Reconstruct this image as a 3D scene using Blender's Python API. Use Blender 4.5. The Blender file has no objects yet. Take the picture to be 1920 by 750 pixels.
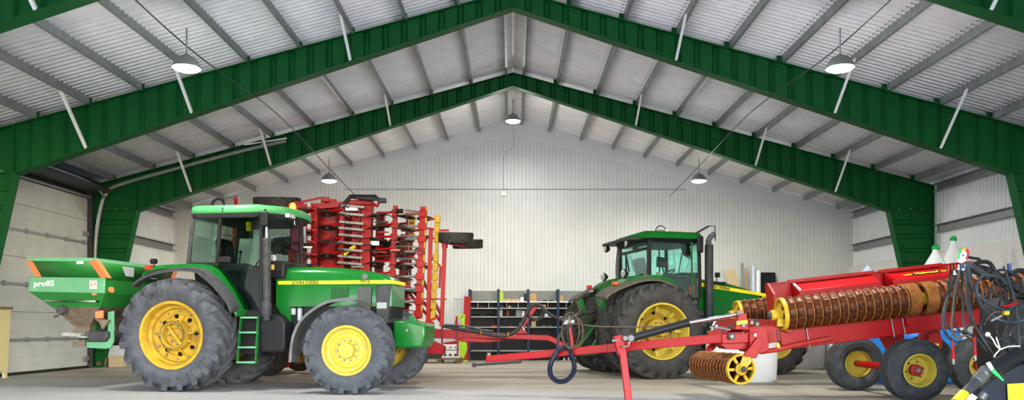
EXPO, SKY = 0.0, 2.7
import bpy, bmesh, math, random
from math import sin, cos, pi, radians, sqrt, atan2
from mathutils import Vector, Matrix
V = Vector
random.seed(7)
C = bpy.context.scene.collection
F, CX, CY, EYE = 1460.0, 962.0, 610.0, 1.1      # the lens: focal length and horizon in 1920x750 pixels, eye height


def at(px, py, d):
    """The point at depth d that the photograph shows at a pixel."""
    return V(((px - CX) / F * d, d, EYE - (py - CY) / F * d))


def atz(px, py, z):
    d = (EYE - z) * F / (py - CY)
    return at(px, py, d)


class Frame:
    """A vehicle's own axes: x ahead, y to its left, z up, standing on the floor at (ox, oy)."""
    def __init__(s, ox, oy, deg):
        s.o = V((ox, oy, 0)); s.a = radians(deg)
        s.h = V((cos(s.a), sin(s.a), 0)); s.l = V((-sin(s.a), cos(s.a), 0))

    def on_y(s, px, py, c):
        r = V(((px - CX) / F, 1, (CY - py) / F)); e = V((0, 0, EYE)) - s.o
        t = (c - e.dot(s.l)) / r.dot(s.l); p = e + r * t
        return (p.dot(s.h), p.z)

    def on_x(s, px, py, c):
        r = V(((px - CX) / F, 1, (CY - py) / F)); e = V((0, 0, EYE)) - s.o
        t = (c - e.dot(s.h)) / r.dot(s.h); p = e + r * t
        return (p.dot(s.l), p.z)

    def loc(s, p):
        e = V(p) - s.o
        return V((e.dot(s.h), e.dot(s.l), e.z))


# ------------------------------------------------------------------ materials
def new_mat(name):
    m = bpy.data.materials.new(name); m.use_nodes = True
    nt = m.node_tree; b = nt.nodes['Principled BSDF']
    return m, nt, b


def mat(name, col, rough=.5, metal=0., col2=None, scale=6., lo=.4, hi=.7, bump=0., bscale=30., coat=0., detail=6., spec=.2):
    m, nt, b = new_mat(name)
    b.inputs['Roughness'].default_value = rough; b.inputs['Metallic'].default_value = metal
    b.inputs['Coat Weight'].default_value = coat; b.inputs['Specular IOR Level'].default_value = spec
    N = nt.nodes; L = nt.links
    b.inputs['Base Color'].default_value = (*col, 1)
    tc = None
    if col2 is not None or bump:
        tc = N.new('ShaderNodeTexCoord')
    if col2 is not None:
        n = N.new('ShaderNodeTexNoise'); n.inputs['Scale'].default_value = scale; n.inputs['Detail'].default_value = detail
        n.inputs['Roughness'].default_value = .65
        r = N.new('ShaderNodeValToRGB'); r.color_ramp.elements[0].position = lo; r.color_ramp.elements[1].position = hi
        r.color_ramp.elements[0].color = (*col, 1); r.color_ramp.elements[1].color = (*col2, 1)
        L.new(tc.outputs['Object'], n.inputs['Vector']); L.new(n.outputs['Fac'], r.inputs['Fac'])
        L.new(r.outputs['Color'], b.inputs['Base Color'])
    if bump:
        n = N.new('ShaderNodeTexNoise'); n.inputs['Scale'].default_value = bscale; n.inputs['Detail'].default_value = 4
        bp = N.new('ShaderNodeBump'); bp.inputs['Strength'].default_value = bump; bp.inputs['Distance'].default_value = .02
        L.new(tc.outputs['Object'], n.inputs['Vector']); L.new(n.outputs['Fac'], bp.inputs['Height'])
        L.new(bp.outputs['Normal'], b.inputs['Normal'])
    return m


def glass(name, tint, mixf=.12, rough=.02):
    """Thin cab glass: light goes straight through, with a faint mirror on top."""
    m = bpy.data.materials.new(name); m.use_nodes = True; nt = m.node_tree; N = nt.nodes; L = nt.links
    N.remove(N['Principled BSDF']); out = N['Material Output']
    t = N.new('ShaderNodeBsdfTransparent'); t.inputs['Color'].default_value = (*tint, 1)
    g = N.new('ShaderNodeBsdfGlossy'); g.inputs['Roughness'].default_value = rough; g.inputs['Color'].default_value = (.9, .95, 1, 1)
    fr = N.new('ShaderNodeLayerWeight'); fr.inputs['Blend'].default_value = .25
    mu = N.new('ShaderNodeMath'); mu.operation = 'MULTIPLY_ADD'; mu.inputs[1].default_value = .3; mu.inputs[2].default_value = mixf
    mx = N.new('ShaderNodeMixShader')
    L.new(fr.outputs['Fresnel'], mu.inputs[0]); L.new(mu.outputs[0], mx.inputs[0])
    L.new(t.outputs[0], mx.inputs[1]); L.new(g.outputs[0], mx.inputs[2]); L.new(mx.outputs[0], out.inputs['Surface'])
    return m


def emit(name, col, s):
    m, nt, b = new_mat(name)
    b.inputs['Base Color'].default_value = (.8, .8, .8, 1)
    b.inputs['Emission Color'].default_value = (*col, 1); b.inputs['Emission Strength'].default_value = s
    return m


# ------------------------------------------------------------------ mesh builder
class MB:
    def __init__(s): s.v = []; s.f = []; s.M = None

    def add(s, vs, fs):
        b = len(s.v)
        if s.M is not None: vs = [s.M @ V(p) for p in vs]
        s.v.extend(tuple(p) for p in vs); s.f.extend(tuple(b + i for i in f) for f in fs)
        return s

    def box(s, x0, x1, y0, y1, z0, z1):
        return s.add([(x, y, z) for x in (x0, x1) for y in (y0, y1) for z in (z0, z1)],
                     [(0, 1, 3, 2), (4, 6, 7, 5), (0, 4, 5, 1), (2, 3, 7, 6), (0, 2, 6, 4), (1, 5, 7, 3)])

    def cbox(s, c, sx, sy, sz):
        return s.box(c[0] - sx / 2, c[0] + sx / 2, c[1] - sy / 2, c[1] + sy / 2, c[2] - sz / 2, c[2] + sz / 2)

    def bar(s, p, q, w, h=None, up=(0, 0, 1), w2=None, h2=None):
        """A rectangular bar from p to q; w across, h along up."""
        h = h or w; p = V(p); q = V(q); d = (q - p).normalized(); u = V(up)
        if abs(d.dot(u)) > .98: u = V((0, 1, 0)) if abs(d.y) < .9 else V((1, 0, 0))
        a = d.cross(u).normalized(); u = a.cross(d).normalized()
        vs = []
        for c, ww, hh in ((p, w, h), (q, w2 or w, h2 or h)):
            for i, j in ((-1, -1), (1, -1), (1, 1), (-1, 1)):
                vs.append(c + a * (i * ww / 2) + u * (j * hh / 2))
        return s.add(vs, [(3, 2, 1, 0), (4, 5, 6, 7)] + [(i, (i + 1) % 4, 4 + (i + 1) % 4, 4 + i) for i in range(4)])

    def prism(s, pts, off):
        """An outline of 3-D points pushed along a vector."""
        n = len(pts); o = V(off); vs = [V(p) for p in pts] + [V(p) + o for p in pts]
        return s.add(vs, [tuple(range(n)), tuple(range(2 * n - 1, n - 1, -1))] + [(i, (i + 1) % n, n + (i + 1) % n, n + i) for i in range(n)])

    def prism_y(s, pts, y0, y1):
        return s.prism([(x, y0, z) for x, z in pts], (0, y1 - y0, 0))

    def prism_x(s, pts, x0, x1):
        return s.prism([(x0, y, z) for y, z in pts], (x1 - x0, 0, 0))

    def loft(s, rings, cap=True, closed=True):
        n = len(rings[0]); vs = [p for r in rings for p in r]; fs = []
        for i in range(len(rings) - 1):
            for j in range(n if closed else n - 1):
                k = (j + 1) % n
                fs.append((i * n + j, i * n + k, (i + 1) * n + k, (i + 1) * n + j))
        if cap and closed: fs += [tuple(range(n - 1, -1, -1)), tuple((len(rings) - 1) * n + j for j in range(n))]
        return s.add(vs, fs)

    def cyl(s, p, q, r, n=16, r2=None):
        p = V(p); q = V(q); d = (q - p).normalized()
        u = d.orthogonal().normalized(); w = d.cross(u); rings = []
        for c, rr in ((p, r), (q, r if r2 is None else r2)):
            rings.append([c + u * (rr * cos(2 * pi * i / n)) + w * (rr * sin(2 * pi * i / n)) for i in range(n)])
        return s.loft(rings)

    def lathe(s, prof, c, ax, n=32, cap=True):
        """prof: (radius, offset along ax)."""
        c = V(c); d = V(ax).normalized(); u = d.orthogonal().normalized(); w = d.cross(u)
        rings = [[c + d * h + u * (r * cos(2 * pi * i / n)) + w * (r * sin(2 * pi * i / n)) for i in range(n)] for r, h in prof]
        return s.loft(rings, cap)

    def torus(s, c, ax, R, r, n=32, m=8):
        prof = [(R + r * cos(2 * pi * i / m), r * sin(2 * pi * i / m)) for i in range(m + 1)]
        return s.lathe(prof, c, ax, n, False)

    def tube(s, pts, r, n=8, smooth=0, cap=True, ribs=None):
        P = [V(p) for p in pts]
        if smooth: P = spline(P, smooth)
        rings = []; d0 = (P[1] - P[0]).normalized(); u = d0.orthogonal().normalized()
        for i, p in enumerate(P):
            d = (P[min(i + 1, len(P) - 1)] - P[max(i - 1, 0)])
            if d.length < 1e-9: d = d0
            d.normalize(); u = (u - d * u.dot(d))
            u = u.normalized() if u.length > 1e-6 else d.orthogonal().normalized()
            w = d.cross(u); rr = r if ribs is None else (r if i % 2 else r * ribs)
            rings.append([p + u * (rr * cos(2 * pi * k / n)) + w * (rr * sin(2 * pi * k / n)) for k in range(n)])
        return s.loft(rings, cap)

    def ball(s, c, r, n=12, sz=1.):
        prof = [(max(r * sin(pi * i / n), 1e-4), -r * sz * cos(pi * i / n)) for i in range(n + 1)]
        return s.lathe(prof, c, (0, 0, 1), n * 2)

    def quad(s, a, b, c, d, t=.01):
        n = (V(b) - V(a)).cross(V(d) - V(a)).normalized() * t
        return s.prism([a, b, c, d], n)

    def build(s, name, m, parent=None, bevel=0., ang=35, seg=2):
        me = bpy.data.meshes.new(name); me.from_pydata(s.v, [], s.f)
        bm = bmesh.new(); bm.from_mesh(me); bmesh.ops.recalc_face_normals(bm, faces=bm.faces[:]); bm.to_mesh(me); bm.free()
        for p in me.polygons: p.use_smooth = ang > 15
        if ang > 15: me.set_sharp_from_angle(angle=radians(ang))
        me.materials.append(m)
        o = bpy.data.objects.new(name, me); C.objects.link(o)
        if parent is not None: o.parent = parent
        if bevel:
            b = o.modifiers.new('edge', 'BEVEL'); b.width = bevel; b.segments = seg; b.limit_method = 'ANGLE'; b.angle_limit = radians(40)
        return o


def spline(P, k):
    out = []; n = len(P)
    for i in range(n - 1):
        a, b, c, d = P[max(i - 1, 0)], P[i], P[i + 1], P[min(i + 2, n - 1)]
        for j in range(k):
            t = j / k
            out.append(.5 * ((2 * b) + (c - a) * t + (2 * a - 5 * b + 4 * c - d) * t * t + (3 * b - a - 3 * c + d) * t ** 3))
    out.append(P[-1]); return out


def curve2(pts, k=5):
    return [(p.x, p.y) for p in spline([V((x, z, 0)) for x, z in pts], k)]


def empty(name, loc=(0, 0, 0), deg=0., parent=None):
    o = bpy.data.objects.new(name, None); C.objects.link(o); o.location = loc; o.rotation_euler = (0, 0, radians(deg))
    o.empty_display_size = .1
    if parent is not None: o.parent = parent
    return o


def tag(o, label, cat, group=None, kind=None):
    o['label'] = label; o['category'] = cat
    if group: o['group'] = group
    if kind: o['kind'] = kind
    return o


def struct(o, label, cat, group=None): return tag(o, label, cat, group, 'structure')


def copy_tree(o, parent=None):
    c = o.copy(); C.objects.link(c)
    if parent is not None: c.parent = parent
    for ch in list(o.children): copy_tree(ch, c)
    return c


def put(o, loc, deg=0.):
    o.location = loc; o.rotation_euler = (0, 0, radians(deg)); return o


def text_part(name, body, size, m, parent, M, depth=.004, xs=1., align='CENTER'):
    """Raised lettering as a mesh; M places its own x/y plane."""
    cu = bpy.data.curves.new(name, 'FONT'); cu.body = body; cu.size = size; cu.extrude = depth; cu.align_x = align; cu.align_y = 'CENTER'
    cu.offset = size * .018; cu.resolution_u = 3
    t = bpy.data.objects.new(name, cu); C.objects.link(t); bpy.context.view_layer.update()
    me = bpy.data.meshes.new_from_object(t); bpy.data.objects.remove(t)
    me.transform(M @ Matrix.Diagonal((xs, 1, 1, 1))); me.materials.clear(); me.materials.append(m)
    o = bpy.data.objects.new(name, me); C.objects.link(o)
    if parent is not None: o.parent = parent
    return o


def side_matrix(x, y, z, slope=0.):
    """Text plane that faces -y (a vehicle's right flank), reading along +x."""
    return Matrix.Translation((x, y, z)) @ Matrix.Rotation(slope, 4, 'Y') @ Matrix.Rotation(pi / 2, 4, 'X')
M = {}
M['floor'] = None
M['white_clad'] = mat('white_cladding', (.60, .62, .62), .38, 0, (.55, .57, .57), 1.2, spec=.35)
M['roof'] = mat('fibre_roof', (.90, .88, .89), .75, 0, (.80, .78, .79), 2.5)
M['corr_wall'] = mat('corrugated_wall', (.74, .77, .78), .6, 0, (.66, .69, .70), 2.)
M['panel'] = mat('pale_panel', (.74, .72, .70), .8, 0, (.67, .65, .63), 1.5)
M['frame_green'] = mat('steel_green', (.0015, .080, .015), .6, 0, (.0015, .062, .012), 3.)
M['galv'] = mat('galvanised', (.31, .33, .335), .5, .35, (.23, .25, .255), 5.)
M['door'] = mat('sectional_door', (.44, .46, .43), .5, 0, (.38, .40, .375), 2.)
M['grey_steel'] = mat('grey_steel', (.25, .26, .27), .45, .5)
M['black'] = mat('black_plastic', (.012, .012, .014), .45)
M['dark'] = mat('dark_void', (.006, .006, .006), .9)
M['dark_grey'] = mat('dark_grey_paint', (.035, .037, .042), .5, 0, (.06, .06, .065), 8.)
M['jd_green'] = mat('tractor_green', (.004, .115, .013), .25, 0, (.007, .13, .02), 3., coat=.15, spec=.3)
M['jd_green_dusty'] = mat('dusty_green', (.006, .11, .015), .5, 0, (.09, .13, .05), 5., .45, .8)
M['jd_yellow'] = mat('rim_yellow', (.56, .42, .055), .4, 0, (.48, .34, .04), 6.)
M['jd_yellow_dirty'] = mat('dirty_rim_yellow', (.46, .29, .025), .5, 0, (.18, .08, .02), 5., .45, .8, bump=.1)
M['stripe'] = mat('stripe_yellow', (.85, .68, .02), .35)
M['tyre_dusty'] = mat('dusty_tyre', (.050, .054, .066), .8, 0, (.086, .092, .108), 7., bump=.15, bscale=60)
M['tyre'] = mat('black_tyre', (.034, .033, .032), .7, 0, (.062, .058, .053), 7., bump=.15, bscale=60)
M['red'] = mat('implement_red', (.32, .002, .004), .38, 0, (.25, .003, .005), 5., .5, .9)
M['red_dusty'] = mat('dusty_red', (.36, .015, .014), .5, 0, (.28, .06, .045), 9., .45, .8)
M['rust'] = mat('rusty_iron', (.12, .030, .006), .42, .3, (.026, .007, .003), 14., .38, .66, bump=.15, bscale=45)
M['rust_bright'] = mat('bright_rust', (.30, .11, .025), .5, .25, (.14, .045, .01), 12., .35, .7, bump=.3, bscale=45)
M['imp_yellow'] = mat('implement_yellow', (.52, .33, .02), .45, 0, (.34, .19, .02), 9., .45, .8)
M['steel'] = mat('bare_steel', (.26, .25, .24), .45, .5, (.17, .16, .145), 9.)
M['chrome'] = mat('chrome_rod', (.8, .8, .82), .12, 1.)
M['hose'] = mat('rubber_hose', (.020, .021, .023), .4, 0, (.045, .045, .045), 8.)
M['hose_grey'] = mat('worn_hose', (.050, .053, .058), .45, 0, (.028, .03, .032), 8.)
M['hose_brown'] = mat('dusty_hose', (.09, .065, .045), .7)
M['glass'] = glass('cab_glass', (.78, .90, .86), .05)
M['glass_clear'] = glass('tinted_cab_glass', (.78, .97, .92), .05)
M['glass_door'] = glass('dark_door_glass', (.60, .68, .66), .02)
M['white_bag'] = mat('white_bag', (.84, .86, .88), .7, 0, (.76, .78, .82), 3., bump=.4, bscale=9)
M['blue_bag'] = mat('blue_bag', (.02, .22, .75), .45, 0, (.05, .33, .85), 3., bump=.4, bscale=9)
M['yard'] = mat('pale_gravel', (.58, .56, .52), .9, 0, (.48, .46, .43), 20.)  # kept pale so the unseen yard reflects more daylight indoors
M['jd_green_matt'] = mat('matt_green', (.004, .115, .013), .8, spec=.1)
M['headlight'] = mat('headlight_glass', (.26, .28, .30), .2, 0, spec=.5)
M['filter'] = mat('filter_paint', (.42, .43, .46), .5)
M['orange'] = mat('orange_plastic', (.72, .20, .07), .5)
M['amber'] = mat('amber_lens', (.85, .38, .06), .3)
M['lens_red'] = mat('red_lens', (.55, .03, .02), .25)
M['lens_orange'] = mat('orange_lens', (.65, .13, .03), .25)
M['lens_clear'] = mat('clear_lens', (.42, .44, .46), .15, .3, spec=.5)
M['white'] = mat('white_paint', (.80, .80, .80), .5)
M['spreader_light'] = mat('pale_green_sheet', (.13, .34, .19), .4, 0, (.10, .30, .16), 3.)
M['spreader_green'] = mat('spreader_green', (.010, .125, .018), .4, 0, (.02, .15, .03), 4.)
M['brown_dust'] = mat('dusty_stainless', (.14, .10, .075), .6, .3, (.22, .19, .14), 5.)
M['shelf_blue'] = mat('blue_upright', (.018, .035, .07), .5)
M['shelf_grey'] = mat('grey_sheet', (.20, .205, .20), .6)
M['shelf_dark'] = mat('dark_sheet', (.055, .055, .06), .7)
M['card'] = mat('cardboard', (.48, .31, .14), .85)
M['lime'] = mat('lime_paint', (.35, .60, .03), .5)
M['wood'] = mat('grey_wood', (.16, .12, .08), .85, 0, (.10, .075, .05), 10.)
M['cream'] = mat('cream_paint', (.50, .44, .22), .6, 0, (.40, .28, .10), 4., .55, .8)
M['board'] = mat('beige_board', (.55, .43, .26), .7)
M['rope'] = mat('pale_twine', (.62, .58, .48), .9)
M['bright_green'] = mat('bright_green', (.02, .35, .08), .5)

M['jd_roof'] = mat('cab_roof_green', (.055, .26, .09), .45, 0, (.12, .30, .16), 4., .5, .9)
M['grey_guard'] = mat('grey_mudguard', (.10, .105, .115), .55, 0, (.15, .155, .165), 6.)
M['rubber_dusty'] = mat('dusty_rubber', (.09, .075, .06), .8, 0, (.14, .115, .09), 6.)
M['magenta_red'] = mat('faded_red', (.38, .02, .09), .45, 0, (.30, .03, .07), 6.)
M['red_dark'] = mat('dark_red_paint', (.16, .004, .008), .45, 0, (.16, .006, .01), 5.)
M['lime_card'] = mat('lime_card', (.45, .60, .08), .7)
M['pale_blue'] = mat('pale_blue_film', (.52, .62, .82), .4, 0, (.66, .72, .85), 3.)
M['grey_bag'] = mat('grey_bag', (.52, .52, .50), .75, 0, (.42, .42, .40), 3., bump=.3, bscale=9)
M['printed_bag'] = mat('printed_bag', (.74, .76, .79), .7, 0, (.45, .49, .58), 7., .62, .66, bump=.3, bscale=9)
M['plate_dark'] = mat('blue_black_plate', (.012, .016, .026), .35)
M['tube_blue'] = mat('blue_tube', (.03, .05, .16), .4)
M['hose_steelblue'] = mat('shiny_hose', (.045, .06, .075), .28, 0, (.03, .04, .05), 8.)
M['hose_blue'] = mat('blue_black_hose', (.012, .014, .030), .35)
M['grey_steel2'] = mat('dull_metal', (.12, .12, .115), .45, .4)


def floor_material():
    m, nt, b = new_mat('dusty_concrete'); N = nt.nodes; L = nt.links
    tc = N.new('ShaderNodeTexCoord'); mp = N.new('ShaderNodeMapping'); mp.inputs['Scale'].default_value = (.16, .9, 1)
    L.new(tc.outputs['Object'], mp.inputs['Vector'])
    n1 = N.new('ShaderNodeTexNoise'); n1.inputs['Scale'].default_value = 1.1; n1.inputs['Detail'].default_value = 9; n1.inputs['Roughness'].default_value = .7
    L.new(mp.outputs[0], n1.inputs['Vector'])
    r1 = N.new('ShaderNodeValToRGB'); e = r1.color_ramp.elements
    e[0].position = .30; e[0].color = (.18, .15, .105, 1); e[1].position = .72; e[1].color = (.39, .355, .29, 1)
    x = e.new(.5); x.color = (.30, .265, .205, 1)
    L.new(n1.outputs['Fac'], r1.inputs['Fac'])
    n2 = N.new('ShaderNodeTexNoise'); n2.inputs['Scale'].default_value = 2.0; n2.inputs['Detail'].default_value = 8; n2.inputs['Roughness'].default_value = .8
    L.new(mp.outputs[0], n2.inputs['Vector'])
    r2 = N.new('ShaderNodeValToRGB'); r2.color_ramp.elements[0].position = .55; r2.color_ramp.elements[1].position = .72
    L.new(n2.outputs['Fac'], r2.inputs['Fac'])
    mx = N.new('ShaderNodeMix'); mx.data_type = 'RGBA'
    L.new(r2.outputs['Color'], mx.inputs[0]); L.new(r1.outputs['Color'], mx.inputs[6]); mx.inputs[7].default_value = (.17, .145, .115, 1)
    # doorway daylight painted in as a ragged-edged cool grey on the near floor
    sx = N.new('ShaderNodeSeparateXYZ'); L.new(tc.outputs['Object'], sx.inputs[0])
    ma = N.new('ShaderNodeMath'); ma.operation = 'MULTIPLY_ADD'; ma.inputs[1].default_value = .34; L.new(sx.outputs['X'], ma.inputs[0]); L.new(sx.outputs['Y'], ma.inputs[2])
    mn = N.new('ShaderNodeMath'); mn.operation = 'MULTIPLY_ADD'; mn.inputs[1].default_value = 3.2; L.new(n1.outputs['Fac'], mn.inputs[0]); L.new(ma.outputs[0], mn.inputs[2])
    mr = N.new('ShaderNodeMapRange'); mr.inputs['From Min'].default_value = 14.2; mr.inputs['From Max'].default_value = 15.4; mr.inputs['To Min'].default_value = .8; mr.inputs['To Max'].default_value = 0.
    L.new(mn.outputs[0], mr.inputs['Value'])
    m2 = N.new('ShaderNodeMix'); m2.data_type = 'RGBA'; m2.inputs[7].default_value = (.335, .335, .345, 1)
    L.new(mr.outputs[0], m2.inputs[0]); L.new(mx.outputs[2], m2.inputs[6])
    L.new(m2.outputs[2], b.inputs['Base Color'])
    b.inputs['Roughness'].default_value = .62
    n3 = N.new('ShaderNodeTexNoise'); n3.inputs['Scale'].default_value = 30; n3.inputs['Detail'].default_value = 6
    L.new(tc.outputs['Object'], n3.inputs['Vector'])
    bp = N.new('ShaderNodeBump'); bp.inputs['Strength'].default_value = .25; bp.inputs['Distance'].default_value = .01
    L.new(n3.outputs['Fac'], bp.inputs['Height']); L.new(bp.outputs[0], b.inputs['Normal'])
    return m


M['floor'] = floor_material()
# ================================================================== the hall
HW, YB, YF = 11.05, 25.4, -1.2          # half width, back wall, front gable
RIDGE, SL = 7.90, .268                  # roof sheet height at the ridge and slope
roofz = lambda x: RIDGE - SL * abs(x)

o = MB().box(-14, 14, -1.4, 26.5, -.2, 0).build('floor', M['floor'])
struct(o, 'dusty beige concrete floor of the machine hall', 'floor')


struct(MB().box(-40, 40, -45, -1.4, -.25, -.03).build('ground', M['yard']), 'pale gravel yard outside the open doorway', 'ground')  # unseen ground added to bounce daylight up to the ceiling


def trap(pitch, depth, w_top=.3, w_slope=.12):
    """One period of a trapezoid rib as (offset, depth) pairs."""
    return [(0, 0), ((1 - w_top - 2 * w_slope) * pitch, 0), ((1 - w_top - w_slope) * pitch, depth), ((1 - w_slope) * pitch, depth)]


# back gable: vertical ribbed white cladding
mb = MB(); prof = []; x = -HW
while x < HW:
    for a, dd in ((0, .022), (.088, .022), (.102, 0), (.1095, 0)): prof.append((x + a, dd))
    x += .1235
prof = [p for p in prof if p[0] < HW] + [(HW, 0)]
vs = []; fs = []
for x, dd in prof: vs += [(x, YB - dd, 0), (x, YB - dd, roofz(x) - .01)]
for i in range(len(prof) - 1): fs.append((2 * i, 2 * i + 2, 2 * i + 3, 2 * i + 1))
mb.add(vs, fs)
o = mb.build('wall_back', M['white_clad'], ang=10); o.modifiers.new('thick', 'SOLIDIFY').thickness = .02
MB().prism([(-HW, YB - .045, roofz(HW) - .01), (0, YB - .045, RIDGE - .01), (HW, YB - .045, roofz(HW) - .01), (HW, YB - .045, roofz(HW) - .60), (0, YB - .045, RIDGE - .60), (-HW, YB - .045, roofz(HW) - .60)], (0, .03, 0)).build('verge_flashing', M['white_clad'], o)
struct(o, 'white vertical ribbed cladding of the back gable wall', 'wall')

# roof: grey corrugated sheets, ribs from ridge to eave
def roof_side(s):
    pts = []; y = YF; p = .146
    while y < YB:
        for a, dz in ((0, .042), (.28, .042), (.5, -.042), (.78, -.042)): pts.append((y + p * a, dz))
        y += p
    vs = []; fs = []; xs = (0, HW * .5, HW + .05)
    for y, dz in pts:
        for x in xs: vs.append((s * x, y, roofz(x) + dz))
    for i in range(len(pts) - 1):
        for j in range(2): fs.append((i * 3 + j, i * 3 + j + 1, i * 3 + 4 + j, i * 3 + 3 + j))
    o = MB().add(vs, fs).build('ceiling', M['roof'], ang=20)
    o.modifiers.new('thick', 'SOLIDIFY').thickness = .02
    return o
for s, w in ((-1, 'rising from the big sectional door to the ridge'), (1, 'rising from the plain side wall to the ridge')):
    struct(roof_side(s), 'grey corrugated roof slope ' + w, 'ceiling')

# side walls: pale panel below, corrugated sheet above
def corr_wall(s, y0, y1, z0, z1):
    pts = []; y = y0
    while y < y1:
        for a, dd in trap(.137, .025, .4, .12): pts.append((min(y + a, y1), dd))
        y += .137
    vs = []; fs = []
    for y, dd in pts: vs += [(s * (HW + .03 - dd), y, z0), (s * (HW + .03 - dd), y, z1)]
    for i in range(len(pts) - 1): fs.append((2 * i, 2 * i + 2, 2 * i + 3, 2 * i + 1))
    mb = MB(); mb.add(vs, fs); return mb
o = corr_wall(1, YF, YB, 3.0, 4.93).build('wall_right', M['corr_wall'], ang=10); o.modifiers.new('thick', 'SOLIDIFY').thickness = .01
MB().box(HW - .06, HW + .1, YF, YB, 0, 3.0).build('lower_panel', M['panel'], o)
MB().box(HW - .08, HW + .05, YF, YB, 2.99, 3.02).build('sill_flashing', M['white'], o)
struct(o, 'side wall of corrugated sheet over a plain pale panel behind the red roller', 'wall')
o = corr_wall(-1, 20.35, YB, 0, 4.93).build('wall_left', M['corr_wall'], ang=10); o.modifiers.new('thick', 'SOLIDIFY').thickness = .01
w2 = corr_wall(-1, YF, 15.5, 3.0, 4.93).build('near_sheet', M['corr_wall'], o, ang=10)
MB().box(-HW - .1, -HW + .06, YF, 15.5, 0, 3.0).build('lower_panel', M['panel'], o)
MB().box(-HW - .1, -HW, 15.5, 20.35, 4.42, 4.93).build('lintel_panel', M['dark_grey'], o)
struct(o, 'corrugated side wall with the tall sectional door', 'wall')

# front gable behind the viewer, with the wide open doorway that lets the daylight in
mb = MB()
DW, DH = 9.8, 4.6
mb.box(-HW - .1, -DW, YF - .15, YF, 0, DH); mb.box(DW, HW + .1, YF - .15, YF, 0, DH)
mb.prism([(-HW - .1, YF, DH), (HW + .1, YF, DH), (HW, YF, roofz(HW)), (0, YF, RIDGE), (-HW, YF, roofz(HW))], (0, -.15, 0))
struct(mb.build('wall_front', M['white_clad']), 'front gable wall with a wide open doorway', 'wall')

# girts on the side walls
for s in (1, -1):
    for z in (3.60, 4.66):
        y0 = YF if s > 0 else 20.5
        mb = MB()
        for a, b in ([(y0, 5.2), (5.6, 10.2), (10.6, 15.2), (15.6, 20.2), (20.6, 25.2)] if s > 0 else [(20.6, 25.2)]):
            mb.prism([(s * (HW - .02), a, z - .1), (s * (HW - .02), a, z + .1), (s * (HW - .17), a, z + .1), (s * (HW - .17), a, z + .085), (s * (HW - .05), a, z + .085), (s * (HW - .05), a, z - .085),
                      (s * (HW - .17), a, z - .085), (s * (HW - .17), a, z - .1)], (0, b - a, 0))
        struct(mb.build('trim_girt', M['galv']), '%s grey steel rail along the %s' % ('upper' if z > 4 else 'lower', 'corrugated wall behind the red roller' if s > 0 else 'corrugated wall behind the seed spreader'), 'wall rail')

# roof purlins
PUR = [.22] + [1.12 + 1.04 * k for k in range(10)]
for s in (-1, 1):
    for i, x in enumerate(PUR):
        zt = roofz(x) - .02; zb = zt - .19
        mb = MB(); a = s * x
        mb.prism([(a - .05, YF + .1, zt), (a + .035, YF + .1, zt), (a + .035, YF + .1, zb + .012), (a + .08, YF + .1, zb + .012), (a + .08, YF + .1, zb), (a + .022, YF + .1, zb), (a + .022, YF + .1, zt - .012), (a - .05, YF + .1, zt - .012)], (0, YB - YF - .15, 0))
        struct(mb.build('trim_purlin', M['galv']), 'grey steel roof purlin, %s from the ridge on the %s slope' % (['first', 'second', 'third', 'fourth', 'fifth', 'sixth', 'seventh', 'eighth', 'ninth', 'tenth', 'eleventh'][i], 'sectional door' if s < 0 else 'plain wall'), 'purlin')
o = MB().prism([(-.03, YF, RIDGE - .02), (.03, YF, RIDGE - .02), (.03, YF, RIDGE - .06), (-.03, YF, RIDGE - .06)], (0, YB - YF, 0)).build('trim_ridge', M['white'])
struct(o, 'pale ridge closer strip along the top of the roof', 'ridge strip')


# green portal frames with corrugated webs
def web_pts(length, pitch=.37, amp=.035):
    out = []; t = 0.
    while t < length:
        for a, dd in ((0, -amp), (.62 * pitch, -amp), (.72 * pitch, amp), (.9 * pitch, amp)):
            if t + a < length: out.append((t + a, dd))
        t += pitch
    out.append((length, -amp)); return out


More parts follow.
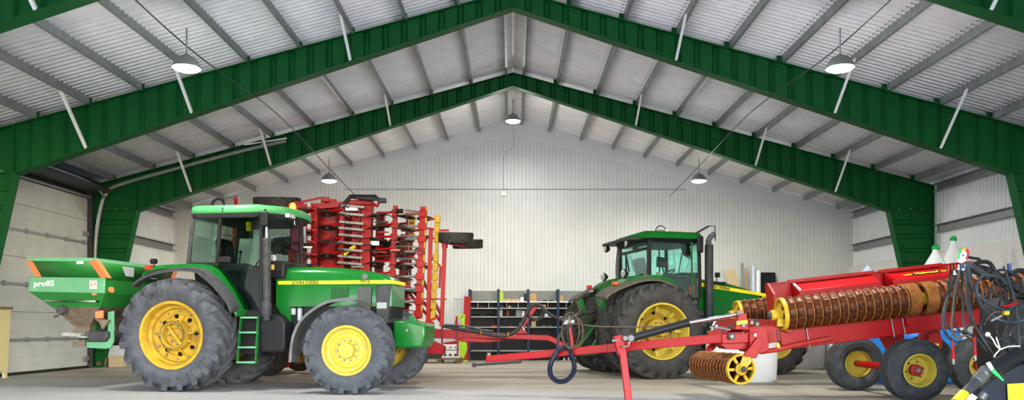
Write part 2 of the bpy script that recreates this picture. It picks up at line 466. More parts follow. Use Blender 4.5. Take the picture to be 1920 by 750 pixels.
def portal(y, label):
    root = empty('portal_frame', (0, y, 0))
    top = lambda x: 7.69 - SL * x
    bot = lambda x: 7.36 - .3323 * x
    XK, ZK = 9.81, 4.10
    for s in (-1, 1):
        wp = web_pts(XK); vs = []; fs = []
        for x, dd in wp: vs += [(s * x, dd, top(x)), (s * x, dd, bot(x))]
        for i in range(len(wp) - 1): fs.append((2 * i, 2 * i + 1, 2 * i + 3, 2 * i + 2))
        r = MB().add(vs, fs).build('rafter', M['frame_green'], root, ang=10)
        r.modifiers.new('thick', 'SOLIDIFY').thickness = .008
        mb = MB()
        mb.prism([(s * x, -.12, z) for x, z in ((0, 7.69), (10.95, top(10.95)), (10.95, top(10.95) - .02), (0, 7.67))], (0, .24, 0))
        mb.build('top_flange', M['frame_green'], r)
        mb = MB()
        mb.prism([(s * x, -.12, z) for x, z in ((0, 7.36), (XK, ZK), (XK, ZK - .02), (0, 7.34))], (0, .24, 0))
        mb.build('bottom_flange', M['frame_green'], r)
        # column with its own horizontal folds
        n = 12; vs = []; fs = []; pts = []
        L = 4.10
        for t, dd in web_pts(L, .37, .02): pts.append((ZK - t, dd))
        inner = lambda z: XK + (10.74 - XK) * (ZK - z) / ZK
        for z, dd in pts: vs += [(s * inner(z), dd, z), (s * 10.95, dd, z)]
        for i in range(len(pts) - 1): fs.append((2 * i, 2 * i + 1, 2 * i + 3, 2 * i + 2))
        c = MB().add(vs, fs).build('column', M['frame_green'], root, ang=10)
        c.modifiers.new('thick', 'SOLIDIFY').thickness = .008
        mb = MB().prism([(s * x, -.12, z) for x, z in ((XK, ZK), (10.74, 0), (10.76, 0), (XK + .02, ZK))], (0, .24, 0))
        mb.build('inner_flange', M['frame_green'], c)
        mb = MB().box(min(s * 10.95, s * 10.97), max(s * 10.95, s * 10.97), -.12, .12, 0, top(10.95))
        mb.build('outer_flange', M['frame_green'], c)
        mb = MB().prism([(s * 10.7, -.14, 0), (s * 11, -.14, 0), (s * 11, -.14, .03), (s * 10.7, -.14, .03)], (0, .28, 0)); mb.build('base_plate', M['frame_green'], c)
        # knee panel
        k = MB().prism([(s * x, -.005, z) for x, z in ((XK, ZK), (10.95, ZK), (10.95, top(10.95)), (XK, top(XK)))], (0, .01, 0))
        k.box(min(s * XK, s * (XK + .025)), max(s * XK, s * (XK + .025)), -.1, .1, ZK, top(XK))
        k.box(min(s * XK, s * 10.95), max(s * XK, s * 10.95), -.1, .1, ZK - .01, ZK + .015)
        k.build('knee_panel', M['frame_green'], root)
        for x in (10.1, 10.4, 10.7):
            MB().cyl((s * x, -.03, ZK), (s * x, -.03, ZK + .06), .012, 6).build('bolt', M['galv'], c)
        # cleats that hold the purlins
        for x in PUR[1:]:
            MB().box(s * x - .06 if s > 0 else s * x - .02, s * x + .02 if s > 0 else s * x + .06, -.03, .03, top(x) - .01, top(x) + .15).build('purlin_cleat', M['frame_green'], root)
        # pale fly braces from the bottom flange up to a purlin
        for i in (3, 6, 8):
            x = PUR[i]
            MB().bar((s * x, -.1, bot(x) + .01), (s * x, -.98, top(x) + .03), .05, .012, (0, 1, 0)).bar((s * x + .02, -.1, bot(x) + .03), (s * x + .02, -.98, top(x) + .05), .012, .05, (0, 1, 0)).build('fly_brace', M['white'], root)
    MB().box(-.02, .02, -.12, .12, 7.34, 7.68).build('apex_plate', M['frame_green'], root)
    return struct(root, label, 'steel frame', None)
portal(10.4, 'green steel portal frame nearest, showing only at the two top corners')
portal(15.4, 'green steel portal frame spanning the hall above the tractors')
portal(20.4, 'green steel portal frame farther back, nearer the white gable')
portal(5.4, 'green steel portal frame overhead near the open doorway')

# sectional door in the side wall
d = empty('door_1', (-HW, 0, 0))
y0, y1 = 15.72, 20.1
zs = [0.06, .78, 1.40, 2.02, 2.62, 3.22, 3.80, 4.38]
for a, b in zip(zs, zs[1:]):
    mb = MB().box(.02, .06, y0, y1, a + .004, b - .004)
    for k in range(1, 4): mb.box(.058, .064, y0, y1, a + (b - a) * k / 4 - .006, a + (b - a) * k / 4 + .006)
    mb.build('door_panel', M['door'], d, bevel=.004)
for z in (.78, 2.02, 3.22):
    mb = MB().box(.06, .09, y0 + .1, y1 - .1, z - .03, z + .03)
    for k in range(6): mb.box(.06, .11, y0 + .25 + k * .78, y0 + .33 + k * .78, z - .05, z + .05)
    mb.build('stiffener_rail', M['grey_steel'], d)
MB().box(-.02, .02, y0 - .15, y1 + .15, 0, 4.5).build('backing_sheet', M['dark_grey'], d)  # added sheet, stops outside light leaking between the panels
MB().box(.0, .1, y0, y1, 0, .06).build('rubber_seal', M['black'], d)
MB().tube([(.14, y0, 4.40), (.14, y1, 4.40)], .03).build('spring_shaft', M['galv'], d)
for yy in (y0 - .08, y1 + .02):
    MB().box(.03, .16, yy, yy + .08, 0, 4.7).build('guide_track', M['dark_grey'], d)
for k in range(3):
    MB().box(.06, .12, y1 - .22, y1 - .02, .2 + k * 1.6, .3 + k * 1.6).build('hinge', M['grey_steel'], d)
struct(d, 'tall pale sectional door with grey rails in the side wall', 'door')
d = empty('door_track_box', (-HW, 0, 4.5))
MB().box(.05, .7, 15.7, 20.15, .02, .1).build('track_tray', M['dark_grey'], d)
MB().box(.05, .12, 15.7, 20.15, .1, .32).build('backplate', M['dark_grey'], d)
MB().cyl((.35, 15.8, .22), (.35, 20.1, .22), .09, 16).build('spring_drum', M['dark_grey'], d)
MB().tube([(.62, 15.8, .16), (.62, 18.5, .16), (.55, 19.6, .08), (.5, 20.1, -.1)], .03, 8, 4).build('cable_pipe', M['galv'], d)
struct(d, 'dark spring drum and tray mounted above the sectional door', 'door gear')

# lamps: high bays on three rows with their cables
def lamp():
    r = empty('high_bay_lamp')
    MB().lathe([(.03, .22), (.05, .2), (.13, .16), (.2, .06), (.215, .02), (.215, 0), (.2, 0)], (0, 0, 0), (0, 0, 1), 32).build('housing', M['grey_steel'], r)
    MB().lathe([(.001, -.05), (.1, -.045), (.17, -.025), (.2, 0), (.2, .01)], (0, 0, 0), (0, 0, 1), 32).build('diffuser', M['lamp'], r)
    MB().cyl((0, 0, .2), (0, 0, .62), .012, 8).build('hanger', M['grey_steel'], r)
    ld = bpy.data.lights.new('lamp_light', 'AREA'); ld.shape = 'DISK'; ld.size = .36; ld.energy = LAMP_W; ld.color = (1, .98, .93)
    l = bpy.data.objects.new('lamp_light', ld); C.objects.link(l); l.parent = r; l.location = (0, 0, -.06)
    ld = bpy.data.lights.new('lamp_spill', 'POINT'); ld.energy = 60; ld.color = (1, .98, .95); ld.shadow_soft_size = .12
    l = bpy.data.objects.new('lamp_spill', ld); C.objects.link(l); l.parent = r; l.location = (0, 0, -.22)
    return r
M['lamp'] = emit('lamp_glow', (1, .98, .95), 40.)
LAMP_W = 230.
l0 = lamp()
spots = [((-5.03, 12.0, 5.06), 'bright round ceiling lamp above the green tractor cab, at the first big frame'),
         ((5.04, 12.0, 5.06), 'bright round ceiling lamp above the red roller, at the first big frame'),
         ((-5.03, 21.3, 5.05), 'small far ceiling lamp above the red folded cultivator'),
         ((5.06, 21.2, 5.03), 'small far ceiling lamp near the plain side wall, before the gable'),
         ((0, 21.6, 6.76), 'ceiling lamp hanging under the ridge before the gable'),
         ((0, 12.0, 6.76), 'ceiling lamp hanging under the ridge by the first big frame')]  # the last lamp is unseen, added for extra light
for i, (p, lab) in enumerate(spots):
    r = l0 if i == 0 else copy_tree(l0)
    put(r, p); tag(r, lab, 'lamp', 'high bay lamps')
for s, w in ((-1, 'past the lamps on the sectional door side'), (1, 'past the lamps on the plain wall side')):
    mb = MB(); x = s * 5.10
    P = [V((x, 5, 5.9))] + [V((x, 7.4 + 4.65 * k, 5.72 - (.26 if k % 2 else .05))) for k in range(4)] + [V((x, 25.3, 5.3))]
    mb.tube(P, .010, 6, 6)
    tag(mb.build('lamp_cable', M['black']), 'thin dark cable strung lengthwise ' + w, 'cable')
tag(MB().tube([(.02, 21.7, 7.4), (.0, 23, 7.3), (0, 25.1, 6.9), (-.3, 25.25, 6.6), (-.3, 25.25, 5.47)], .005, 6, 3).build('lamp_cable', M['grey_steel']), 'thin cable from the ridge lamp down to the gable wall', 'cable')
o = MB().tube([(-5.5, YB - .05, 5.53), (5.6, YB - .05, 5.53)], .012)
tag(o.build('conduit_pipe', M['galv']), 'thin horizontal cable conduit across the white gable', 'conduit')
tag(MB().box(-.38, -.22, YB - .12, YB - .02, 5.30, 5.46).build('junction_box', M['white'], bevel=.01), 'small white junction box under the gable conduit', 'junction box')
# drain pipe on the far frame beside the door
P = [at(536, 264, 20.2), at(450, 284, 20.2), at(330, 316, 20.2), at(222, 347, 20.2), at(200, 362, 20.2), at(190, 385, 20.2), at(181, 440, 20.2), at(178, 500, 20.2), at(176, 600, 20.2)]
tag(MB().tube(P, .045, 10, 5).build('grey_pipe', M['galv']), 'bent grey pipe running along the far green frame and down by the door', 'pipe')
r = empty('spring_bracket', at(494, 268, 20.0))
MB().bar((-.5, 0, -.05), (.6, 0, .12), .03, .03).build('rod', M['white'], r)
MB().box(-.04, .04, -.04, .04, -.12, .22).build('clamp', M['galv'], r)
tag(r, 'small pale rod and clamp hung under the far green frame', 'bracket')
# ================================================================== wheels
def tyre_mb(R, W, rr, bulge=.06, rib=None):
    """Carcass; axle along y, outer face at -W/2."""
    h = W / 2; s = R - rr
    prof = [(rr - .02, -h * .72), (rr + .01, -h * .80), (rr + s * .12, -h * .93), (rr + s * .38, -h * 1.02), (rr + s * .62, -h * 1.02), (rr + s * .80, -h * .97), (rr + s * .91, -h * .88), (R - .05 * s, -h * .72), (R - .01 * s, -h * .35), (R, 0)]
    prof = prof + [(r, -w) for r, w in prof[-2::-1]]
    return MB().lathe(prof, (0, 0, 0), (0, 1, 0), 72, False)


def ag_lugs(mb, R, W, lug, n, skew=.36, thick=.05, down=.14):
    """Chevron bars that stand on the tread and run over the shoulder."""
    h = W / 2
    for side in (-1, 1):
        for k in range(n):
            a0 = 2 * pi * (k + (.5 if side > 0 else 0)) / n
            rings = []
            path = [(0.02, 0, R + lug * .95), (.35, skew * .42, R + lug), (.72, skew * .8, R + lug * .93), (.96, skew, R + lug * .55), (1.03, skew * 1.04, R - down * .45), (1.04, skew * 1.06, R - down)]
            for i, (w, da, r) in enumerate(path):
                a = a0 + da; base = R - .035 - (.03 if i > 2 else 0) - (down * .4 if i > 3 else 0)
                th = thick * (1 + .25 * (i > 2)); rin = min(base, r - .02)
                y = side * w * h; yin = side * min(w, .93) * h
                ca = [(r, a - th / 2 / R, y), (r, a + th / 2 / R, y), (rin, a + th * .75 / R, yin), (rin, a - th * .75 / R, yin)]
                rings.append([V((rr_ * cos(aa), yy, rr_ * sin(aa))) for rr_, aa, yy in ca])
            mb.loft(rings)
    return mb


def bolt_ring(n, r, y, br, bl, m, parent, a0=0., name='wheel_nut'):
    for k in range(n):
        a = a0 + 2 * pi * k / n
        MB().cyl((r * cos(a), y, r * sin(a)), (r * cos(a), y - bl, r * sin(a)), br, 6).build(name, m, parent)


def hole_ring(n, r, y, hr, m, parent, a0=0., rv=None):
    for k in range(n):
        a = a0 + 2 * pi * k / n
        MB().cyl((r * cos(a), y + .02, r * sin(a)), (r * cos(a), y - .004, r * sin(a)), hr, 14).build('disc_hole', m, parent)


def wheel_rear_dusty():
    R, W, rr = .885, .62, .555
    w = empty('rear_wheel'); h = W / 2
    mb = tyre_mb(R, W, rr); ag_lugs(mb, R, W, .072, 20, .40, .075, .19)
    mb.build('tyre', M['tyre_dusty'], w, ang=40)
    P = [(rr + .012, -h * .76), (rr + .022, -h * .83), (rr + .012, -h * .88), (rr - .03, -h * .86), (rr - .045, -h * .70), (rr - .06, -h * .4), (rr - .10, -h * .30), (rr - .115, -h * .12), (rr - .14, -h * .08),
         (.36, -h * .05), (.33, -h * .12), (.25, -h * .12), (.235, 0), (.001, .02)]
    MB().lathe(P, (0, 0, 0), (0, 1, 0), 64, False).build('rim', M['jd_yellow_dirty'], w)
    MB().lathe([(rr - .04, h * .8), (rr - .06, .02), (.25, .05)], (0, 0, 0), (0, 1, 0), 48, False).build('inner_rim', M['jd_yellow_dirty'], w)
    hub = MB().lathe([(.245, .0), (.245, -h * .62), (.235, -h * .68), (.20, -h * .66), (.195, -h * .2), (.12, -h * .15), (.10, -h * .30), (.05, -h * .34), (.001, -h * .34)], (0, 0, 0), (0, 1, 0), 44, False)
    hub = hub.build('hub', M['jd_yellow_dirty'], w)
    t = MB()
    for k in range(44):
        a = 2 * pi * k / 44
        t.cyl((.222 * cos(a), -h * .66, .222 * sin(a)), (.222 * cos(a), -h * .72, .222 * sin(a)), .010, 6)
    t.build('tooth_ring', M['dark_grey'], hub)
    MB().bar((-.17, -h * .45, .14), (.16, -h * .45, -.15), .05, .03, (0, 1, 0)).cyl((.15, -h * .3, -.14), (.15, -h * .52, -.14), .028, 10).cyl((-.16, -h * .3, .13), (-.16, -h * .5, .13), .02, 10).build('lock_bar', M['jd_yellow_dirty'], hub)
    for a in (80, 20, -10, -60, -110):
        ar = radians(a)
        MB().prism([(.24 * cos(ar - .08), -h * .5, .24 * sin(ar - .08)), (.24 * cos(ar + .08), -h * .5, .24 * sin(ar + .08)), (.36 * cos(ar), -h * .16, .36 * sin(ar))], (0, .03, 0)).build('hub_fin', M['jd_yellow_dirty'], hub)
    hole_ring(8, .318, -h * .135, .038, M['dark'], w, .3)
    bolt_ring(12, .405, -h * .06, .02, .03, M['steel'], w, .15)
    bolt_ring(8, .15, -h * .17, .02, .03, M['steel'], hub, .2)
    return w


def wheel_front_dusty():
    R, W, rr = .662, .46, .385
    w = empty('front_wheel'); h = W / 2
    mb = tyre_mb(R, W, rr); ag_lugs(mb, R, W, .055, 18, .40, .066, .13)
    mb.build('tyre', M['tyre_dusty'], w, ang=40)
    P = [(rr + .012, -h * .78), (rr + .02, -h * .86), (rr + .01, -h * .92), (rr - .02, -h * .90), (rr - .03, -h * .74), (rr - .05, -h * .60), (rr - .09, -h * .56), (.30, -h * .55), (.285, -h * .52), (.27, -h * .60),
         (.21, -h * .66), (.20, -h * .60), (.13, -h * .58), (.125, -h * 1.0), (.118, -h * 1.06), (.001, -h * 1.10)]
    MB().lathe(P, (0, 0, 0), (0, 1, 0), 56, False).build('rim', M['jd_yellow'], w)
    MB().lathe([(rr - .02, h * .8), (rr - .04, -h * .4), (.2, -h * .2)], (0, 0, 0), (0, 1, 0), 40, False).build('inner_rim', M['jd_yellow'], w)
    bolt_ring(10, .165, -h * .59, .017, .035, M['steel'], w)
    for q in range(4):
        for j in (-1, 0, 1):
            a = q * pi / 2 + .25 + j * .13
            MB().cyl((.315 * cos(a), -h * .53, .315 * sin(a)), (.315 * cos(a), -h * .53 - .012, .315 * sin(a)), .014, 8).build('disc_bolt', M['steel'], w)
            a += pi / 4
            MB().cyl((.315 * cos(a), -h * .5, .315 * sin(a)), (.315 * cos(a), -h * .53 - .008, .315 * sin(a)), .009, 8).build('disc_hole', M['dark'], w)
    return w


def wheel_dual():
    R, W, rr = .94, .66, .57
    w = empty('dual_wheel'); h = W / 2
    mb = tyre_mb(R, W, rr); ag_lugs(mb, R, W, .055, 22, .42, .070, .12)
    mb.build('tyre', M['tyre'], w, ang=40)
    P = [(rr + .012, -h * .76), (rr + .022, -h * .83), (rr + .012, -h * .90), (rr - .02, -h * .88), (rr - .03, -h * .5), (rr - .05, -h * .1), (rr - .04, h * .35), (.44, h * .55), (.42, h * .55)]
    MB().lathe(P, (0, 0, 0), (0, 1, 0), 56, False).build('rim', M['jd_yellow'], w)
    MB().lathe([(.43, h * .55), (.36, h * .62), (.30, h * .5), (.001, h * .5)], (0, 0, 0), (0, 1, 0), 40, False).build('rim_disc', M['jd_yellow_dirty'], w)
    hole_ring(8, .38, h * .56, .035, M['dark'], w)
    MB().lathe([(.26, h * .5), (.26, -h * .12), (.24, -h * .2), (.12, -h * .2), (.10, -h * .5), (.001, -h * .5)], (0, 0, 0), (0, 1, 0), 32, False).build('hub', M['jd_yellow_dirty'], w)
    bolt_ring(10, .185, -h * .2, .018, .04, M['steel'], w)
    for k in range(8):
        a = 2 * pi * k / 8
        MB().bar(((rr - .16) * cos(a), h * .12, (rr - .16) * sin(a)), ((rr - .04) * cos(a), h * .02, (rr - .04) * sin(a)), .07, .05, (0, 1, 0)).build('rim_bracket', M['jd_yellow'], w)
    return w


def wheel_plain_front():
    R, W, rr = .74, .56, .40
    w = empty('front_wheel'); h = W / 2
    mb = tyre_mb(R, W, rr); ag_lugs(mb, R, W, .045, 18, .40, .06, .10)
    mb.build('tyre', M['tyre'], w, ang=40)
    MB().lathe([(rr + .012, -h * .76), (rr + .022, -h * .83), (rr, -h * .9), (rr - .03, -h * .8), (rr - .06, -h * .2), (.2, -h * .15), (.19, -h * .5), (.001, -h * .55)], (0, 0, 0), (0, 1, 0), 48, False).build('rim', M['jd_yellow'], w)
    bolt_ring(10, .25, -h * .17, .018, .03, M['steel'], w)
    return w


def place_part(o, loc, deg, parent):
    o.parent = parent; o.location = loc; o.rotation_euler = (0, 0, radians(deg)); return o
# ================================================================== the dusty green tractor in front (right flank to the viewer)
A = Frame(-5.49, 14.057, -8.5)
tr = empty('tractor', A.o, -8.5)
tag(tr, 'green tractor with yellow hood stripe and dusty bluish tyres, carrying the seed spreader', 'tractor')
G = M['jd_green']
WB = 3.06
rw = wheel_rear_dusty(); place_part(rw, (0, -.92, .935), 0, tr); rw.rotation_euler = (0, .2, 0)
rw2 = copy_tree(rw); place_part(rw2, (0, .92, .935), 180, tr)
fw = wheel_front_dusty(); place_part(fw, (WB, -1.09, .70), 0, tr); fw.rotation_euler = (0, 0, radians(4))
fw2 = copy_tree(fw); place_part(fw2, (WB, 1.02, .70), 184, tr)


def py(pts, c): return [A.on_y(x, y, c) for x, y in pts]


# lettering on the carcass
def wall_text(body, size, a_mid, r, y, parent, m, span):
    for i, ch in enumerate(body):
        if ch == ' ': continue
        a = a_mid - span * (i - (len(body) - 1) / 2)
        Mx = Matrix.Translation((r * cos(a), y, r * sin(a))) @ Matrix.Rotation(pi / 2 - a, 4, 'Y') @ Matrix.Rotation(pi / 2, 4, 'X')
        text_part('tyre_letter', ch, size, m, parent, Mx, .004)
wall_text('TM700', .11, radians(118), .725, -.318, rw, M['tyre'], .125)
wall_text('620/70 R 42', .11, radians(-52), .725, -.318, rw, M['tyre'], .115)

# chassis, axle housings
MB().box(-.45, 1.1, -.34, .34, .62, 1.15).box(1.0, 2.2, -.28, .28, .62, 1.1).build('transmission', M['dark_grey'], tr, bevel=.03)
MB().cyl((0, -.7, .935), (0, .7, .935), .17, 20).cyl((0, -.36, .935), (0, .36, .935), .30, 20).build('rear_axle', M['jd_green'], tr)
MB().box(2.0, 3.95, -.26, .26, .74, .98).build('front_frame', M['jd_green'], tr, bevel=.02)
MB().bar((WB, -.9, .70), (WB, .9, .70), .2, .2).cyl((WB, -.2, .68), (WB, .2, .68), .17, 16).cyl((WB, -.98, .70), (WB, -.80, .70), .17, 20).cyl((WB, .80, .70), (WB, .98, .70), .17, 20).build('front_axle', M['jd_green'], tr, bevel=.01)
MB().cyl((WB - .15, -.7, .82), (WB - .15, .7, .82), .03, 10).build('tie_rod', M['steel'], tr)

# hood
top = py([(519, 502), (524, 500), (600, 500), (640, 501.5), (686, 507), (711, 512), (727, 520), (734, 529)], -.40)
x0 = top[0][0]; x1 = top[-1][0]
band_t = A.on_y(520, 526.5, -.42)[1]; zb0 = A.on_y(545, 575, -.42)[1]
low = zb0
secs = []
for x, z in top:
    t = (x - x0) / (x1 - x0); wd = .43 - .05 * max(0, t - .5) * 2
    zl = low
    secs.append([V((x, -wd, zl)), V((x, -wd, z - .12 if z - .12 > zl + .1 else zl + .1)), V((x, -wd + .03, z - .05)), V((x, -wd + .12, z)), V((x, wd - .12, z)), V((x, wd - .03, z - .05)), V((x, wd, z - .12 if z - .12 > zl + .1 else zl + .1)), V((x, wd, zl))])
MB().loft(secs).build('hood', G, tr, ang=50)
zs0 = A.on_y(600, 532.8, -.44)[1]; zs1 = A.on_y(600, 526.2, -.44)[1]
# yellow stripe, stands a little proud of the flank
sx = [A.on_y(p, 529, -.44)[0] for p in (521, 640, 690, 733)]
MB().prism([(sx[0], -.437, zs0), (sx[2], -.437, zs0), (sx[3], -.40, zs0), (sx[3], -.40, zs1), (sx[2], -.437, zs1), (sx[0], -.437, zs1)], (0, .03, 0)).build('hood_stripe', M['stripe'], tr)
MB().box(sx[3] - .02, sx[3] + .012, -.38, .38, zs0, zs1).build('hood_stripe', M['stripe'], tr)
zm = (zs0 + zs1) / 2
for body, px in (('JOHN DEERE', 572.5), ('7710', 684.5)):
    xx = A.on_y(px, 529, -.44)[0]
    text_part('hood_lettering', body, (zs1 - zs0) * 1.25, M['black'], tr, side_matrix(xx, -.442, zm - .002), .003, 1.12)
# round emblem
ex, ez = A.on_y(684, 518.5, -.42)
MB().cyl((ex, -.425, ez), (ex, -.41, ez), .045, 24).build('round_emblem', M['grey_steel2'], tr)
MB().torus((ex, -.425, ez), (0, 1, 0), .042, .004, 24).build('round_emblem', M['steel'], tr)
# louvres
for pts, n in (([(621, 538), (653, 538), (652, 562), (619.5, 562)], 11), ([(670.5, 538), (697, 538), (694, 600), (667.5, 600)], 10)):
    q = py(pts, -.432)
    MB().prism([(x, -.434, z) for x, z in q], (0, .02, 0)).build('louvre_recess', M['black'], tr)
    mb = MB()
    for k in range(n):
        t = (k + .5) / n
        a = (q[0][0] + (q[1][0] - q[0][0]) * t, q[0][1]); b = (q[3][0] + (q[2][0] - q[3][0]) * t, q[3][1])
        mb.bar((a[0], -.437, a[1]), (b[0], -.437, b[1]), .014, .014, (0, 1, 0))
    mb.build('louvre_slats', M['jd_green'] if n == 11 else M['grey_steel2'], tr)
# nose: dark grille with headlight
q = py([(704, 534), (733, 535), (729, 575), (727, 607), (705, 607)], -.40)
gx0, gx1 = q[0][0], q[1][0] - .01
MB().prism([(x, -.405, z) for x, z in q], (0, .81, 0)).build('front_grille', M['dark_grey'], tr, bevel=.02)
mb = MB()
for k in range(12): mb.box(gx1 - .12 + .0, gx1 + .006, -.36 + k * .06, -.345 + k * .06, q[4][1] + .1, zs0 - .05)
mb.build('grille_bars', M['black'], tr)
hx0, hz0 = A.on_y(706, 579, -.41); hx1, hz1 = A.on_y(725, 567, -.41)
MB().box(hx0, hx1, -.415, -.39, hz0, hz1).build('headlight', M['headlight'], tr, bevel=.008)
MB().box(hx0, hx1, .39, .415, hz0, hz1).build('headlight', M['headlight'], tr, bevel=.008)
# engine bay below the hood
MB().box(x0 - .1, gx1 - .15, -.33, .33, .95, low + .04).build('engine', M['black'], tr)
for px, col in ((550, 'white'), (562, 'white')):
    fx, fz = A.on_y(px, 577, -.38)
    MB().cyl((fx, -.37, fz - (.22 if px > 555 else .12)), (fx, -.37, fz - .01), .042, 16).build('fuel_filter', M['filter'], tr)
    MB().cyl((fx, -.37, fz - .01), (fx, -.37, fz + .03), .046, 16).build('filter_cap', M['black'], tr)
q = py([(519, 575), (545, 575), (545, 604), (536, 604)], -.42)
MB().prism_y(q, -.42, .42).build('hood_apron', G, tr)
# black fuel tank and step well
q = py([(488, 592), (506, 586), (524, 590), (537, 606), (537, 655), (530, 661), (488, 661)], -.62)
MB().prism_y(q, -.66, -.30).build('fuel_tank', M['black'], tr, bevel=.04, seg=3)
MB().prism_y([(x, z) for x, z in q], .30, .66).build('fuel_tank', M['black'], tr, bevel=.04, seg=3)
q = py([(447, 588), (490, 588), (490, 664), (452, 664)], -.50)
MB().prism_y(q, -.52, -.2).build('step_well', M['black'], tr)
# ladder
L0, L1 = A.on_y(452.5, 594, -.80), A.on_y(484.5, 594, -.80); L2, L3 = A.on_y(446.5, 679, -.86), A.on_y(481, 680, -.86)
lad = empty('ladder', (0, 0, 0), 0, tr)
for a, b in ((L0, L2), (L1, L3)):
    MB().bar((a[0], -.80, a[1]), (b[0], -.88, b[1]), .018, .06, (0, 1, 0)).build('rail', M['jd_green'], lad)
for k in range(4):
    t = k / 3.06; xa = L0[0] + (L2[0] - L0[0]) * t; xb = L1[0] + (L3[0] - L1[0]) * t; z = L0[1] + (L2[1] - L0[1]) * t; yy = -.80 - .08 * t
    MB().box(xa, xb, yy - .05, yy + .07, z - .03, z).build('tread', M['spreader_light'], lad, bevel=.006)
MB().bar((L1[0] + .05, -.6, L1[1] - .15), (L1[0] + .12, -.6, L1[1] - .15), .1, .12).bar((L1[0] + .05, -.6, L1[1] - .5), (L1[0] + .12, -.6, L1[1] - .5), .1, .12).build('bracket', M['jd_green'], lad)

# cab: floor tub, posts, glass, roof
CW = .80
p_rt = A.on_y(362, 402, -CW); p_rb = A.on_y(352, 495, -CW); p_ft = A.on_y(489, 404, -CW); p_fb = A.on_y(489, 590, -CW)
p_bt = A.on_y(412.5, 403, -CW); p_bb = A.on_y(405.5, 495, -CW)
zr = p_rt[1]; zsill = p_rb[1]
zf = A.on_y(440, 588, -CW)[1]
xfr = A.on_x(536, 430, p_ft[0])
mb = MB().prism_y([(p_rb[0], zsill - .02), (p_bb[0], zsill - .02), (p_bb[0] + .18, zf + .1), (p_bb[0] + .18, zf), (p_rb[0] + .1, zf)], -.62, .62)
mb.build('cab_tub', M['black'], tr)
MB().box(p_bb[0], p_fb[0], -.72, .72, zf - .05, zf + .05).build('cab_floor', M['black'], tr)
posts = []
for s in (-1, 1):
    y = s * (CW - .02)
    MB().bar((p_rb[0], y, zsill), (p_rt[0], y, zr), .06, .06, (0, 1, 0)).build('rear_post', M['dark_grey'], tr, bevel=.01)
    MB().bar((p_bb[0], y, zsill - .05), (p_bt[0], y, zr), .05, .06, (0, 1, 0)).build('middle_post', M['black'], tr, bevel=.01)
    MB().bar((p_fb[0], y, zf), (p_ft[0], y, zr), .05, .06, (0, 1, 0)).build('front_post', M['black'], tr, bevel=.01)
    MB().box(p_rt[0], p_ft[0], min(y - .03, y + .03), max(y - .03, y + .03), zr - .06, zr + .02).build('top_rail', M['black'], tr)
    MB().bar((p_rb[0], y, zsill), (p_bb[0], y, zsill), .05, .05).build('bottom_rail', M['black'], tr)
    MB().prism([(p_rb[0] + .03, y, zsill + .02), (p_bb[0] - .02, y, zsill + .02), (p_bt[0] - .02, y, zr - .05), (p_rt[0] + .03, y, zr - .05)], (0, .006, 0)).build('side_window', M['glass'], tr)
    MB().prism([(p_bb[0] + .02, y, zsill - .05), (p_bb[0] + .18, y, zf + .08), (p_fb[0] - .02, y, zf + .06), (p_ft[0] - .02, y, zr - .05), (p_bt[0] + .03, y, zr - .05)], (0, .006, 0)).build('door_glass', M['glass_door'], tr)
    hx, hz = A.on_y(418, 487, -CW)
    MB().box(hx - .10, hx + .14, min(y, y + s * .05), max(y, y + s * .05), hz - .05, hz + .05).build('door_latch', M['black'], tr, bevel=.015)
# bowed front screen
xf = p_ft[0]; rows = []
zlow = A.on_y(505, 500, 0)[1]
for z, dx in ((zlow - .15, .03), (zr - .02, 0)):
    rows.append([V((xf + .02 + .30 * (1 - (y / .78) ** 2) + dx, y, z)) for y in [-.78 + 1.56 * k / 16 for k in range(17)]])
MB().loft(rows, False, False).build('windscreen', M['glass'], tr)
MB().tube([(xf + .02 + .30 * (1 - (y / .78) ** 2), y, zr - .02) for y in [-.78 + 1.56 * k / 12 for k in range(13)]], .03).build('screen_header', M['black'], tr)
MB().box(xf - .05, xf + .28, -.5, .5, zlow - .25, zlow + .06).build('dash_cowl', M['black'], tr, bevel=.04)
MB().prism([(p_rb[0] - .02, -.74, zsill), (p_rb[0] - .02, .74, zsill), (p_rt[0] - .02, .74, zr), (p_rt[0] - .02, -.74, zr)], (.006, 0, 0)).build('rear_window', M['glass'], tr)
# roof
r0 = A.on_y(354.5, 401, -.86); r1 = A.on_y(361, 385, -.84); r2 = A.on_y(500, 386, -.84); r3 = A.on_y(490, 400, -.86)
rz0, rz1 = r0[1], r1[1]
xe = r2[0] + .32
def roof_ring(z, inset, ex):
    a, b, w = r0[0] + inset, xe - inset + ex, .87 - inset
    pts = [(a, -w), (a + .0, w)]
    out = [V((a + .06, -w, z)), V((a, -w + .06, z)), V((a, w - .06, z)), V((a + .06, w, z)), V((b - .42, w, z)), V((b - .1, w * .6, z)), V((b, 0, z)), V((b - .1, -w * .6, z)), V((b - .42, -w, z))]
    return out
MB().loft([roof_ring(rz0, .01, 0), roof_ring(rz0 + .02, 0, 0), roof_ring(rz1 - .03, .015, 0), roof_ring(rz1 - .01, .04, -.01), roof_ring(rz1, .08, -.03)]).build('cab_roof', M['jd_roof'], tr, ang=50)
MB().loft([roof_ring(rz0 - .07, .07, -.05), roof_ring(rz0 + .01, .02, 0)]).build('roof_liner', M['dark_grey'], tr)
for y in (-.52, -.38):
    MB().cbox((xe - .08, y, rz0 - .02), .08, .11, .07).build('roof_lamp', M['lens_clear'], tr, bevel=.01)
for k in (0, 1):
    dx, dz = A.on_y(417.5, 391 + 5 * k, -.86); MB().cyl((dx, -.872, dz), (dx, -.84, dz), .014, 10).build('roof_screw', M['black'], tr)
bx, bz = A.on_y(549, 378, .55)
MB().cyl((bx - .25, .5, rz0), (bx, .55, rz1), .015, 8).build('beacon_arm', M['black'], tr)
